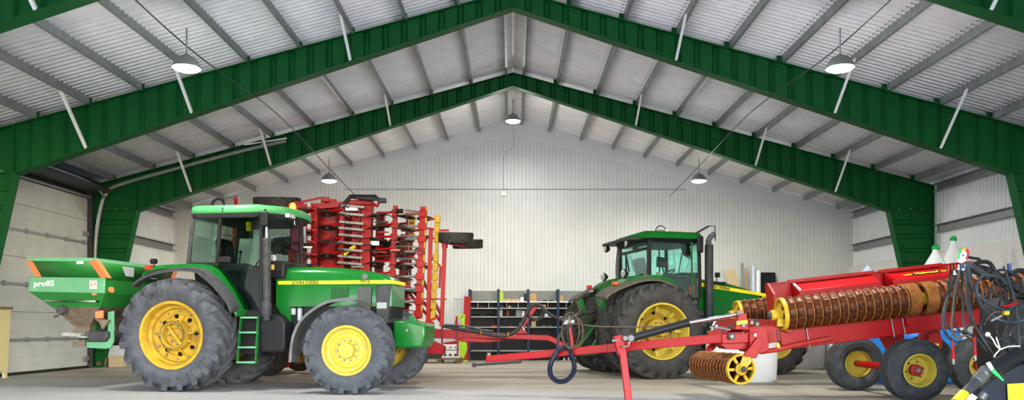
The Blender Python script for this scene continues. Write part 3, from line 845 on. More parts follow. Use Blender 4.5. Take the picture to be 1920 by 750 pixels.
MB().lathe([(.07, 0), (.072, .05), (.06, .16), (.035, .2), (.001, .205)], (bx, .55, rz1 + .03), (0, 0, 1), 20).build('beacon', M['amber'], tr)
MB().cyl((bx, .55, rz1 - .01), (bx, .55, rz1 + .03), .075, 20).build('beacon_base', M['black'], tr)
# mirror and its arm, work lamp
mx, mz = A.on_y(493, 410, -1.05)
MB().tube([(xf, -.8, zr - .05), (mx + .02, -1.0, zr + .02), (mx + .03, -1.05, mz)], .014, 8, 3).build('mirror_arm', M['black'], tr)
mi = A.on_y(488, 396, -1.05); mj = A.on_y(503, 425, -1.05)
MB().box(mi[0], mj[0], -1.09, -1.03, mj[1], mi[1]).build('door_mirror', M['black'], tr, bevel=.03, seg=3)
lx, lz = A.on_y(511, 484, -.62)
MB().box(lx - .06, lx + .07, -.68, -.6, lz - .05, lz + .05).build('work_lamp', M['lens_clear'], tr, bevel=.015)
MB().bar((lx - .03, -.62, lz - .05), (lx - .05, -.55, lz - .3), .03, .03).build('lamp_bracket', M['black'], tr)
MB().box(lx - .03, lx + .03, -.66, -.6, lz - .2, lz - .11).build('turn_lamp', M['amber'], tr, bevel=.01)
# silencer in front of the door post
ex0 = A.on_y(500, 500, -.78); er = .048
zt, zm1, zm2, zb = [A.on_y(500, p, -.78)[1] for p in (426, 446.5, 567, 594)]
MB().cyl((ex0[0], -.78, zm1), (ex0[0], -.78, zt), .027, 16).build('exhaust_pipe', M['chrome'], tr)
ey = MB().cyl((ex0[0], -.78, zm2), (ex0[0], -.78, zm1), .068, 20).build('muffler_shield', M['dark_grey'], tr)
mb = MB()
for k in range(26):
    for a in (-140, -115, -90, -65, -40):
        ar = radians(a); zz = zm2 + .05 + k * (zm1 - zm2 - .1) / 25
        mb.cyl((ex0[0] + .06 * cos(ar), -.78 + .06 * sin(ar), zz), (ex0[0] + .0695 * cos(ar), -.78 + .0695 * sin(ar), zz), .008, 6)
mb.build('shield_holes', M['dark'], ey)
MB().lathe([(.07, 0), (.085, -.02), (.085, -.2), (.06, -.24), (.06, -.3)], (ex0[0] - .01, -.77, zm2), (0, 0, 1), 20).build('muffler_foot', M['dark_grey'], tr)
# cab inside
sx0 = p_bb[0] - .05
seat = empty('operator_seat', (0, 0, 0), 0, tr)
MB().box(sx0 - .15, sx0 + .38, -.26, .26, zsill - .12, zsill + .02).build('cushion', M['black'], seat, bevel=.05, seg=3)
MB().bar((sx0 - .16, 0, zsill - .05), (sx0 - .26, 0, zsill + .50), .46, .12, (1, 0, 0)).build('backrest', M['black'], seat, bevel=.05, seg=3)
MB().cyl((sx0 + .1, 0, zf), (sx0 + .1, 0, zsill - .1), .14, 12).build('seat_base', M['black'], seat)
wc = V((xf - .30, 0, zsill + .12)); wa = V((-.6, 0, .8))
sw = MB().torus(wc, wa, .20, .014, 32).build('steering_wheel', M['black'], tr)
MB().bar(wc + V((0, -.19, 0)), wc + V((0, .19, 0)), .03, .02).cyl(wc, wc - wa.normalized() * .5, .04, 10).build('column', M['black'], sw)
MB().box(sx0 - .1, sx0 + .5, -.62, -.38, zsill - .15, zsill + .02).build('side_console', M['dark_grey'], tr, bevel=.03)
MB().box(p_bb[0] + .1, xf, -.66, .72, zf, zsill - .10).build('lower_trim', M['black'], tr)
MB().box(p_bt[0] + .05, p_bt[0] + .25, -.3, -.12, zr - .35, zr - .08).build('radio_unit', M['black'], tr)
MB().box(xf - .42, xf - .36, -.5, -.42, zr - .26, zr - .1).build('yellow_sticker', M['stripe'], tr)
MB().cyl((sx0 + .3, -.5, zsill), (sx0 + .33, -.5, zsill + .2), .012, 8).ball((sx0 + .33, -.5, zsill + .22), .03, 6).build('lever', M['black'], tr)
# rear mudguards
for s in (-1, 1):
    lip = py([(250, 533), (258, 525), (275, 515), (300, 507), (335, 502), (366, 503.5), (386, 512), (406, 531), (426, 555), (438, 578)], -1.2); lip = curve2(lip, 4)
    lip2 = [(x + (.0 if i < 2 else (-.02 if i < 20 else -.045)), z - .05 - (.02 if i > 22 else 0)) for i, (x, z) in enumerate(lip)]
    rings = [[V((x, s * 1.22, z)), V((x, s * 1.0, z + .03)), V((a, s * 1.0, b + .02)), V((a, s * 1.22, b - .01))] for (x, z), (a, b) in zip(lip, lip2)]
    MB().loft(rings).build('mudguard_lip', M['dark_grey'], tr, ang=60)
    g = py([(268, 512), (290, 498.5), (330, 494.5), (372, 494), (392, 500), (408, 517), (428, 546), (447, 583)], -1.0); g = curve2(g, 4)
    l3 = [(x - min(.03, .002 * i), z - .07 - min(.02, .001 * i)) for i, (x, z) in enumerate(g)]
    rings = [[V((x, s * 1.02, z - .01)), V((x, s * .60, z + .02)), V((a, s * .60, b)), V((a, s * 1.03, b))] for (x, z), (a, b) in zip(g, l3)]
    MB().loft(rings).build('mudguard', G, tr, ang=60)
    wx, wz = A.on_y(289, 490, -1.0)
    MB().cyl((wx - .05, s * 1.0, wz), (wx + .04, s * 1.0, wz), .045, 14).cyl((wx, s * 1.0, wz - .1), (wx, s * 1.0, wz), .012, 8).build('fender_lamp', M['black'], tr)
    q = A.on_y(281, 501, -1.0); MB().box(q[0] - .06, q[0] + .04, min(s * .95, s * 1.06), max(s * .95, s * 1.06), q[1] - .05, q[1] + .03).build('tail_lamp', M['lens_red'], tr, bevel=.01)
# front mudguards
for s in (-1, 1):
    c = py([(664, 561.5), (650, 558), (636, 559), (609, 564), (579, 582), (559, 602), (548, 625), (543, 648), (540.5, 680)], -1.28); c = curve2(c, 4)
    rings = []
    for i, (x, z) in enumerate(c):
        o1 = V((x, 0, z))
        inn = V((WB, 0, .7)); n = (inn - o1).normalized()
        rings.append([o1 + V((0, s * 1.29, 0)) + n * .055, o1 + V((0, s * 1.29, 0)) + n * .01, o1 + V((0, s * 1.24, 0)), o1 + V((0, s * .90, 0)), o1 + V((0, s * .90, 0)) + n * .03, o1 + V((0, s * 1.26, 0)) + n * .035])
    MB().loft(rings).build('front_mudguard', M['grey_guard'], tr, ang=50)
    MB().bar((WB - .1, s * .85, .95), (WB - .35, s * 1.0, 1.25), .05, .03).build('mudguard_stay', M['black'], tr)
# front weight on its linkage
q = py([(737, 603), (741, 600.5), (770, 602), (797, 608), (797.5, 630), (793, 652), (760, 653.5), (738, 653)], -.48)
MB().prism_y(q, -.48, .20).build('front_weight', M['jd_green'], tr, bevel=.05, seg=3)
wx, wz = A.on_y(764, 619, -.48)
MB().cyl((wx, -.495, wz), (wx, -.46, wz), .05, 20).build('weight_boss', M['jd_green_dusty'], tr)
MB().cyl((wx, -.515, wz), (wx, -.48, wz), .022, 6).build('weight_bolt', M['steel'], tr)
q = py([(764, 602), (768, 592), (776, 592), (783, 603)], 0)
MB().prism_y(q, -.03, .03).build('weight_lug', M['jd_green'], tr)
MB().box(q[0][0] - .62, q[0][0] - .2, -.36, -.26, .86, 1.04).box(q[0][0] - .62, q[0][0] - .2, .26, .36, .86, 1.04).build('front_linkage', M['jd_green'], tr, bevel=.01)
# rear linkage
for s in (-1, 1):
    MB().bar((-.2, s * .4, .62), (-1.15, s * .45, .55), .05, .1).bar((-.35, s * .4, 1.25), (-.9, s * .45, .6), .05, .05).build('lower_link', M['jd_green'], tr)
MB().bar((-.4, 0, 1.15), (-1.2, 0, 1.15), .06, .06).build('top_link', M['steel'], tr)

# ------------------------------------------------------------------ the seed and fertiliser spreader on its back
sp = empty('spreader', A.o + A.h * -2.2, -8.5)
tag(sp, 'green hopper spreader with orange corners mounted behind the dusty green tractor', 'spreader')
OX = 2.2
def sy(pts, c): return [(x + OX, z) for x, z in py(pts, c)]
YN, YF2, YT = -.95, .95, -1.2
b = sy([(56.5, 519), (198, 521), (196.7, 550), (55, 547)], YN)
t = sy([(51, 486), (177, 487)], YT); u = sy([(70, 519), (200, 521)], YN)
# band
MB().prism_y([b[0], b[1], b[2], b[3]], YN - .02, YN + .05).build('end_panel', M['spreader_light'], sp, bevel=.01)
MB().prism_y([b[0], b[1], b[2], b[3]], -YN - .05, -YN + .02).build('end_panel', M['spreader_light'], sp, bevel=.01)
hop = MB()
top_r = [V((u[0][0], YN, u[0][1])), V((u[1][0], YN, u[1][1])), V((u[1][0], -YN, u[1][1])), V((u[0][0], -YN, u[0][1]))]
bot_r = [V((b[3][0] + .0, YN, b[3][1])), V((b[2][0], YN, b[2][1])), V((b[2][0], -YN, b[2][1])), V((b[3][0], -YN, b[3][1]))]
hop.loft([bot_r, top_r], False); hop.build('hopper', M['spreader_green'], sp)
# flared extension, open on top
ext_t = [V((t[0][0], YT, t[0][1])), V((t[1][0], YT, t[1][1])), V((t[1][0], -YT, t[1][1])), V((t[0][0], -YT, t[0][1]))]
o = MB().loft([top_r, ext_t], False).build('hopper_extension', M['spreader_green'], sp); o.modifiers.new('thick', 'SOLIDIFY').thickness = .02
rim = MB()
for i in range(4): rim.bar(ext_t[i], ext_t[(i + 1) % 4], .03, .06)
rim.build('extension_rim', M['spreader_light'], sp)
for i in range(4):
    p, q_ = top_r[i], ext_t[i]; cs = -1 if i in (0, 1) else 1; ce = 1 if i in (0, 3) else -1
    c2 = V((.10 * ce, 0, 0)); c3 = V((0, -.10 * cs, 0)); e = V((0, cs * .012, 0)) + V((-ce * .012, 0, 0))
    MB().prism([p + e, p + c2 + V((0, cs * .012, 0)), q_ + c2 + V((0, cs * .012, 0)), q_ + e], (0, cs * .012, 0)).prism([p + e, p + c3 + V((-ce * .012, 0, 0)), q_ + c3 + V((-ce * .012, 0, 0)), q_ + e], (-ce * .012, 0, 0)).build('corner_strip', M['orange'], sp)
# funnels, one to each side
f0 = sy([(139, 611), (168.5, 609)], YN + .25)
for s in (-1, 1):
    y0, y1 = (YN, -.02) if s < 0 else (.02, -YN)
    ym = s * .55
    MB().loft([[V((b[3][0], y0, b[3][1])), V((b[2][0], y0, b[2][1])), V((b[2][0], y1, b[2][1])), V((b[3][0], y1, b[3][1]))],
               [V((b[3][0] + .42, y0 + (.02 if s < 0 else .2), b[3][1] - .27)), V((b[2][0] - .10, y0 + (.02 if s < 0 else .2), b[3][1] - .27)), V((b[2][0] - .10, y1 - (.2 if s < 0 else .02), b[3][1] - .27)), V((b[3][0] + .42, y1 - (.2 if s < 0 else .02), b[3][1] - .27))]], False).build('funnel', M['spreader_green'], sp)
    MB().loft([[V((b[3][0] + .42, y0 + (.02 if s < 0 else .2), b[3][1] - .27)), V((b[2][0] - .10, y0 + (.02 if s < 0 else .2), b[3][1] - .27)), V((b[2][0] - .10, y1 - (.2 if s < 0 else .02), b[3][1] - .27)), V((b[3][0] + .42, y1 - (.2 if s < 0 else .02), b[3][1] - .27))],
               [V((f0[0][0], ym - .16, f0[0][1])), V((f0[1][0], ym - .16, f0[0][1])), V((f0[1][0], ym + .16, f0[0][1])), V((f0[0][0], ym + .16, f0[0][1]))]], False).build('outlet', M['brown_dust'], sp)
    MB().box(f0[0][0], f0[1][0], ym - .15, ym + .15, f0[0][1] - .12, f0[0][1]).build('slide_gate', M['brown_dust'], sp)
    d0 = f0[0][0] + .08; zd = sy([(145, 633)], YN + .25)[0][1]
    disc = MB().cyl((d0, ym, zd), (d0, ym, zd + .02), .22, 24).build('spreading_disc', M['steel'], sp)
    for k in range(3):
        a = radians(200 + 120 * k + (0 if s < 0 else 60))
        MB().bar((d0 + .05 * cos(a), ym + .05 * sin(a), zd + .045), (d0 + .36 * cos(a), ym + .36 * sin(a), zd + .06), .012, .06).build('vane', M['steel'], disc)
    MB().cyl((d0, ym, zd - .14), (d0, ym, zd), .08, 14).build('gearbox', M['dark_grey'], disc)
    # agitator motor knob
    k0 = sy([(118, 581)], YN)[0]
    if s < 0:
        MB().lathe([(.001, -.07), (.07, -.06), (.085, -.02), (.085, .02)], (k0[0], YN - .02, k0[1]), (0, 1, 0), 20).build('scale_dial', M['dark_grey'], sp)
        MB().tube([(k0[0], YN - .05, k0[1] - .03), (k0[0] - .03, YN - .08, k0[1] - .1), (k0[0] - .1, YN - .08, k0[1] - .12)], .02).build('dial_handle', M['dark_grey'], sp)
# guard and side plate
g = sy([(167, 619), (202, 621), (203, 632), (196, 641), (167, 641)], -.8)
MB().prism_y(g, -.82, .82).build('disc_guard', M['dark_grey'], sp, bevel=.02)
g = sy([(136, 640), (158, 638), (158, 650), (136, 651)], -.8)
MB().prism_y(g, -.8, .8).build('deflector', M['brown_dust'], sp)
g = sy([(161, 641), (203, 640), (203, 585), (214, 583), (214, 640), (209, 652), (200, 654), (161, 652)], -.72)
MB().prism_y(g, -.74, -.70).build('frame_plate', M['spreader_light'], sp, bevel=.008)
MB().prism_y(g, .70, .74).build('frame_plate', M['spreader_light'], sp, bevel=.008)
g = sy([(198, 560), (220, 560), (220, 640), (204, 640)], 0)
MB().prism_y(g, -.6, -.5).prism_y(g, .5, .6).build('mounting_frame', M['spreader_green'], sp)
MB().box(g[1][0] - .04, g[1][0] + .06, -.6, .6, g[0][1] - .12, g[0][1]).build('cross_beam', M['spreader_green'], sp)
g = sy([(180, 584), (193, 582), (193, 597), (180, 597)], -.9)
MB().prism_y(g, -.93, -.87).build('corner_marker', M['orange'], sp, bevel=.01)
g = sy([(178, 597), (206, 600), (193, 618), (188, 606)], -.85); MB().prism_y(g, -.87, -.83).build('side_bracket', M['brown_dust'], sp)
g = sy([(173, 550), (181, 550), (181, 553.5), (173, 553.5)], YN - .02); MB().prism_y(g, YN - .035, YN - .01).build('reflector', M['orange'], sp)
fx = b[1][0] + .012; q1 = sy([(200, 543)], YN)[0]
MB().cyl((fx - .01, YN + .12, q1[1]), (fx + .03, YN + .12, q1[1]), .05, 16).build('reflector', M['orange'], sp)
r_ = sy([(82, 564), (180, 565)], YN - .05); MB().bar((r_[0][0], YN - .05, r_[0][1]), (r_[1][0], YN - .05, r_[1][1]), .025, .03).build('grab_rail', M['chrome'], sp)
for xx in r_: MB().bar((xx[0], YN - .05, xx[1]), (xx[0], YN + .04, xx[1]), .03, .03).build('rail_end', M['black'], sp)
# sight windows in the front sheet
fx1 = ext_t[1].x
for yy in (-.45, .25):
    za, zb_ = u[1][1] + .06, t[1][1] - .06
    xa = u[1][0] + (t[1][0] - u[1][0]) * .2 + .012; xb = u[1][0] + (t[1][0] - u[1][0]) * .85 + .012
    MB().prism([(xa, yy, za), (xa, yy + .22, za), (xb, yy + .28, zb_), (xb, yy - .06, zb_)], (.008, 0, 0)).build('sight_window', M['lens_clear'], sp)
# lettering and the small square emblem
g = sy([(84, 532)], YN)[0]
text_part('hopper_lettering', 'profiS', .135, M['white'], sp, side_matrix(g[0], YN - .024, g[1], radians(-1)), .003, 1.25)
g = sy([(176.5, 534)], YN)[0]
em = MB().box(g[0] - .065, g[0] + .065, YN - .028, YN - .018, g[1] - .07, g[1] + .07).build('square_emblem', M['white'], sp)
MB().box(g[0] - .05, g[0] + .05, YN - .031, YN - .026, g[1] - .02, g[1] + .05).build('emblem_mark', M['orange'], em)
MB().bar((g[0] - .04, YN - .033, g[1] + .03), (g[0] + .035, YN - .033, g[1] - .01), .006, .02).bar((g[0] - .02, YN - .033, g[1]), (g[0] + .03, YN - .033, g[1] + .045), .006, .018).build('emblem_mark', M['white'], em)
g = sy([(152, 493)], YT)[0]; MB().box(g[0] - .06, g[0] + .06, YT - .03, YT - .02, g[1] - .02, g[1] + .025).build('sticker', M['white'], sp)
# ================================================================== the bigger green tractor with twin rear wheels, seen from behind its right flank
B = Frame(2.59, 17.69, 14)
bt = empty('tractor', B.o, 14)
tag(bt, 'big dark-tyred green tractor with twin rear wheels and tall black exhaust', 'tractor')
def by(pts, c): return [B.on_y(x, y, c) for x, y in pts]
dw = wheel_dual()
for i, (y, a) in enumerate(((-1.62, 0), (-.86, 0), (.86, 180), (1.62, 180))):
    o = dw if i == 0 else copy_tree(dw)
    place_part(o, (0, y, .975), a, bt); o.rotation_euler = (0, .3 * i, radians(a))
pf = wheel_plain_front(); place_part(pf, (3.05, -1.0, .77), 0, bt); place_part(copy_tree(pf), (3.05, 1.0, .77), 180, bt)
MB().cyl((0, -1.9, .975), (0, 1.9, .975), .10, 20).cyl((0, -.6, .975), (0, .6, .975), .24, 20).build('rear_axle', M['jd_yellow_dirty'], bt)
MB().box(-.5, 2.6, -.32, .32, .65, 1.25).box(2.4, 4.0, -.28, .28, .75, 1.1).build('chassis', M['jd_green'], bt, bevel=.03)
MB().bar((3.05, -.85, .77), (3.05, .85, .77), .2, .22).build('front_axle', M['jd_green'], bt)
# hood, sloping to the nose
tp = by([(1300, 521), (1330, 525), (1360, 529.5), (1400, 541.5), (1445, 556)], -.40)
xl, zl = tp[-1]; sl = (tp[-1][1] - tp[-2][1]) / (tp[-1][0] - tp[-2][0])
tp += [(xl + .25, zl + sl * .25), (xl + .5, zl + sl * .5 - .02), (xl + .62, zl + sl * .62 - .12), (xl + .66, zl + sl * .6 - .35)]
secs = []
for i, (x, z) in enumerate(tp):
    w = .48 if i < 5 else (.46, .42, .36, .33)[i - 5]; lowz = 1.15
    zz = max(z - .16, lowz + .05)
    secs.append([V((x, -w, lowz)), V((x, -w, zz)), V((x, -w + .03, zz + .09)), V((x, -w + .13, z)), V((x, w - .13, z)), V((x, w - .03, zz + .09)), V((x, w, zz)), V((x, w, lowz))])
MB().loft(secs).build('hood', G, bt, ang=50)
a, b = B.on_y(1315, 533.5, -.49), B.on_y(1443, 554.5, -.49)
ha = B.on_y(1315, 530, -.49)[1] - B.on_y(1315, 537.5, -.49)[1]
MB().prism_y([(a[0], a[1] - ha / 2), (b[0], b[1] - ha * .38), (b[0], b[1] + ha * .38), (a[0], a[1] + ha / 2)], -.492, -.40).build('hood_stripe', M['stripe'], bt)
sang = atan2(a[1] - b[1], b[0] - a[0])
c1 = B.on_y(1346, 539, -.5); text_part('hood_lettering', 'JOHN DEERE', ha * .95, M['black'], bt, side_matrix(c1[0], -.497, c1[1] + .004, sang), .003, 1.25)
c2 = B.on_y(1441, 558, -.5); text_part('model_number', '8530', .13, M['stripe'], bt, side_matrix(c2[0], -.497, c2[1], sang), .003, 1.3)
# cab
cw = .84
xr, zt_ = B.on_y(1217, 450, -cw); xr2, zb_ = B.on_y(1217, 517, -cw); xf_, zf_ = B.on_y(1311, 456, -cw)
xq = B.on_y(1315, 560, -cw); zlow = xq[1]
for s in (-1, 1):
    y = s * cw
    MB().bar((xr, y, zb_ - .1), (xr, y, zt_), .09, .07, (0, 1, 0)).build('rear_post', M['black'], bt, bevel=.01)
    MB().bar((xf_ + .02, y, zlow), (xf_ - .01, y, zt_), .07, .06, (0, 1, 0)).build('front_post', M['black'], bt, bevel=.01)
    MB().box(xr, xf_, min(y, y - s * .05), max(y, y - s * .05), zt_ - .03, zt_ + .05).build('top_rail', M['black'], bt)
    q = by([(1222, 453), (1308, 459), (1312, 570), (1292, 562), (1275, 540), (1255, 522), (1222, 516)], -cw)
    MB().prism([(x, y, z) for x, z in q], (0, .006 * -s, 0)).build('side_window', M['glass_clear'], bt)
    MB().bar((xf_ - .16, y, zlow), (xf_ - .19, y, zt_), .03, .03, (0, 1, 0)).build('door_edge', M['jd_green_dusty'], bt)
    # curved rear corner posts in pale grey
MB().prism([(xr - .02, -cw, zb_), (xr - .02, cw, zb_), (xr - .02, cw, zt_), (xr - .02, -cw, zt_)], (.006, 0, 0)).build('rear_window', M['glass_clear'], bt)
MB().tube([(xr + .0, cw, zb_ - .25), (xr - .06, cw + .02, zb_ + .2), (xr - .02, cw, zt_)], .05, 10, 4).build('rear_corner', M['grey_guard'], bt)
MB().prism([(xf_ + .03, -cw, zlow + .2), (xf_ + .03, cw, zlow + .2), (xf_, cw, zt_), (xf_, -cw, zt_)], (.006, 0, 0)).build('windscreen', M['glass_clear'], bt)
MB().bar((xr - .04, .35, zb_), (xr - .04, .38, zt_ - .2), .03, .03).bar((xr - .05, -.75, zt_ - .18), (xr - .05, .75, zt_ - .18), .05, .05).build('rear_window_frame', M['black'], bt)
MB().bar((xr - .07, .30, zt_ - .25), (xr - .07, .1, zt_ - .62), .02, .03).build('rear_wiper', M['black'], bt)
MB().box(xr, xf_ + .02, -cw + .1, cw - .1, zb_ - .9, zb_ - .02).build('cab_tub', M['black'], bt, bevel=.04)
MB().box(xr + .55, xf_, -cw, cw, zlow - .35, zlow).build('cab_step', M['black'], bt)
MB().box(xf_ - .25, xf_ + .22, -.45, .45, zb_ - .6, zb_ + .12).build('dash_cowl', M['black'], bt, bevel=.05)
# roof: green cap over a dark liner that overhangs to the rear with lamps
rn0 = B.on_y(1206, 446, -.93); rn1 = B.on_y(1204, 434.5, -.9); rf = B.on_y(1312, 448, -.93)
xrr, xff = rn0[0] - .02, rf[0] + .08; z0 = rf[1]; z1 = z0 + .17
def rr2(z, ins): return [V((xrr + ins + .25, -.93 + ins, z)), V((xrr + ins, -.70, z)), V((xrr + ins, .70, z)), V((xrr + ins + .25, .93 - ins, z)), V((xff - ins, .93 - ins, z)), V((xff + .15 - ins, .5, z)), V((xff + .15 - ins, -.5, z)), V((xff - ins, -.93 + ins, z))]
MB().loft([rr2(z0, .0), rr2(z0 + .05, 0), rr2(z0 + .13, .05), rr2(z1, .16)]).build('cab_roof', M['jd_green_matt'], bt, ang=50)
MB().loft([rr2(z0 - .09, .10), rr2(z0, .01)]).build('roof_liner', M['black'], bt)
MB().prism([(xrr - .25, -.62, z0 + .03), (xrr - .25, .85, z0 + .03), (xrr + .3, .9, z0 + .05), (xrr + .3, -.8, z0 + .05)], (0, 0, -.07)).build('rear_visor', M['black'], bt, bevel=.01)
for y in (-.55, .72):
    l = MB().lathe([(.085, .03), (.09, 0), (.07, -.05), (.03, -.09)], (xrr - .2, y, z0 - .1), (-1, 0, 0), 18).build('roof_lamp', M['black'], bt)
    MB().lathe([(.001, .04), (.06, .036), (.08, .028)], (xrr - .2, y, z0 - .1), (-1, 0, 0), 18).build('lamp_lens', M['lens_clear'], l)
d = B.on_y(1239, 431.5, -.2); 
MB().lathe([(.10, 0), (.16, .02), (.16, .06), (.12, .10), (.001, .12)], (d[0], -.2, z1 - .01), (0, 0, 1), 24).build('receiver_dome', M['lens_clear'], bt)
MB().torus((d[0], -.2, z1 + .06), (0, 1, 0), .13, .012, 24).build('receiver_guard', M['black'], bt)
MB().bar((xff - .15, -.85, z0 + .12), (xff + .1, -1.0, z0 + .28), .05, .04).tube([(xff + .1, -1.0, z0 + .28), (xff + .22, -1.05, z0 + .28), (xff + .22, -1.08, z0 - .05)], .012, 8).build('mirror_arm', M['black'], bt)
mq = B.on_y(1312, 455, -1.08)
MB().box(mq[0] - .07, mq[0] + .08, -1.12, -1.05, z0 - .32, z0 + .05).build('door_mirror', M['black'], bt, bevel=.03)
MB().box(xff + .04, xff + .14, -.45, -.35, z0 + .10, z0 + .2).build('yellow_lamp', M['amber'], bt, bevel=.02)
# cab inside
MB().box(xr + .25, xr + .75, -.28, .28, zb_ - .05, zb_ + .06).bar((xr + .22, 0, zb_), (xr + .1, 0, zb_ + .45), .5, .14, (1, 0, 0)).build('operator_seat', M['black'], bt, bevel=.05)
mo = by([(1232.5, 481), (1247, 483), (1246, 502), (1231.5, 500.5)], -.35)
MB().prism_y(mo, -.38, -.30).build('display_screen', M['black'], bt, bevel=.01)
MB().bar((mo[2][0] - .05, -.34, mo[2][1]), (mo[2][0] + .05, -.34, zb_ - .05), .025, .025).build('screen_arm', M['black'], bt)
MB().box(xr + .1, xr + 1.0, -.72, -.36, zb_ - .3, zb_ + .02).build('armrest_console', M['black'], bt, bevel=.04)
wc = V((xf_ - .38, 0, zb_ + .10)); wa = V((-.55, 0, .83))
st = MB().torus(wc, wa, .20, .016, 28).build('steering_wheel', M['black'], bt)
MB().bar(wc + V((0, -.19, 0)), wc + V((0, .19, 0)), .03, .02).cyl(wc, wc - wa.normalized() * .5, .06, 10).build('column', M['black'], st)
MB().bar((xf_ - .05, .1, zb_ + .1), (xf_ - .12, -.25, zt_ - .2), .02, .02).build('front_wiper', M['black'], bt)
q = by([(1290, 458), (1296, 485), (1285, 478), (1279, 460)], -.3); MB().prism_y(q, -.34, -.2).build('sun_visor', M['black'], bt)
MB().cyl((xr + .35, -.55, zb_), (xr + .35, -.55, zb_ + .1), .05, 14).build('cup', M['card'], bt)
q = by([(1293, 535), (1303, 535), (1302, 556), (1292, 556)], -.8); MB().prism_y(q, -.82, -.74).build('fire_bottle', M['lens_red'], bt, bevel=.02)
# exhaust
eq = B.on_y(1329.5, 500, -.62); er = .095
ez0, ez1 = B.on_y(1329.5, 592, -.62)[1], B.on_y(1329.5, 459, -.62)[1]
MB().cyl((eq[0], -.62, ez0), (eq[0], -.62, ez1), er, 24).cyl((eq[0], -.62, ez0 - .2), (eq[0], -.62, ez0), .07, 16).build('exhaust_muffler', M['dark_grey'], bt)
zt2 = B.on_y(1340, 437, -.62)
mb = MB(); mb.tube([(eq[0] - .01, -.62, ez1), (eq[0] - .01, -.62, ez1 + .09), (eq[0] + .03, -.62, ez1 + .17), (eq[0] + .13, -.62, zt2[1] - .02)], .065, 14, 4)
mb.build('exhaust_tip', M['grey_guard'], bt)
wq = B.on_y(1344, 517, -.5)
MB().box(wq[0] - .03, wq[0] + .05, -.56, -.46, wq[1] - .04, wq[1] + .07).cyl((wq[0], -.5, wq[1] - .15), (wq[0], -.5, wq[1]), .012, 6).box(wq[0] - .12, wq[0] + .2, -.56, -.3, wq[1] - .19, wq[1] - .14).build('hood_lamp', M['black'], bt)
MB().box(xf_, xf_ + .14, -.55, -.46, zb_ - .2, zb_ - .03).build('corner_lamp', M['amber'], bt)
# rear mudguards
for s in (-1, 1):
    g = by([(1131, 556), (1140, 547), (1152, 540), (1172, 532), (1190, 525.5), (1208, 522), (1230, 522), (1250, 528), (1266, 539)], -1.12); g_ = g; g = curve2(g, 4)
    rings = [[V((x, s * 1.25, z - .02)), V((x, s * .62, z + .03)), V((x + .015, s * .62, z - .01)), V((x + .015, s * 1.25, z - .07))] for x, z in g]
    MB().loft(rings).build('mudguard_lip', M['rubber_dusty'], bt, ang=60)
    g = by([(1160, 532), (1172, 523), (1190, 518), (1208, 516.5), (1226, 517), (1242, 520), (1256, 527), (1272, 545)], -.72); g = curve2(g, 4)
    rings = [[V((x, s * .90, z)), V((x, s * .45, z + .02)), V((x, s * .45, z - .25)), V((x, s * .90, z - .08))] for x, z in g]
    MB().loft(rings).build('mudguard', M['jd_green_dusty'], bt, ang=60)
    g0 = by([(1131, 556)], -1.12)[0]
    MB().prism([(g0[0] + .05, s * .5, g0[1] + .02), (g0[0] + .05, s * .9, g0[1] + .02), (g0[0] + .25, s * .7, g0[1] - .75), (g0[0] + .25, s * .5, g0[1] - .75)], (.06, 0, 0)).build('mudguard_brace', G, bt)
    tq = B.on_y(1153, 532, -.82); t = (0, tq[1]); g0 = (tq[0] - .06, g0[1])
    MB().box(g0[0] + .02, g0[0] + .10, min(s * .72, s * .92), max(s * .72, s * .92), t[1] - .035, t[1] + .045).build('tail_lamp', M['lens_orange'] if s < 0 else M['lens_red'], bt, bevel=.012)
    lq = B.on_y(1170, 513, -.62)
    l = MB().lathe([(.09, .03), (.10, 0), (.07, -.06), (.03, -.1)], (lq[0], s * .62, lq[1]), (-1, -.2, 0), 18).cyl((lq[0] + .03, s * .62, lq[1] - .2), (lq[0] + .03, s * .62, lq[1] - .08), .02, 8).build('fender_lamp', M['black'], bt)
    MB().lathe([(.001, .045), (.06, .04), (.088, .03)], (lq[0], s * .62, lq[1]), (-1, -.2, 0), 18).build('lamp_lens', M['lens_clear'], l)
# hitch at the back
for s in (-1, 1):
    MB().bar((-.3, s * .38, .62), (-1.15, s * .45, .5), .06, .12).bar((-.45, s * .3, 1.35), (-1.0, s * .44, .62), .06, .06).build('lower_link', M['jd_green_dusty'], bt, bevel=.008)
MB().box(-.62, -.42, -.3, .3, .6, 1.5).build('rear_housing', M['dark_grey'], bt, bevel=.03)
MB().box(-1.2, -.4, -.05, .05, .42, .47).build('drawbar_tongue', M['dark_grey'], bt)
MB().box(-.70, -.6, -.26, .26, 1.2, 1.5).build('hose_couplers', M['black'], bt, bevel=.02)
# ================================================================== red ring roller folded for transport, drawbar towards the middle of the hall
RO = V((4.6, 11.9, 0))
ro = empty('ring_roller', RO); tag(ro, 'red folded field roller with long rows of rusty rings, on its own wheels', 'field roller')
W = Matrix.Translation(-RO)
def rb():
    m = MB(); m.M = W; return m
RD = M['red']
P0 = at(1470, 588.5, 11.4); EX = V((2.186, 0, .242)).normalized(); NU = V((-EX.z, 0, EX.x)); K = 2.2 / 280
def rl(s, y, h): return P0 + EX * s + V((0, y, 0)) + NU * h
def rs(px): return (px - 1470) * K


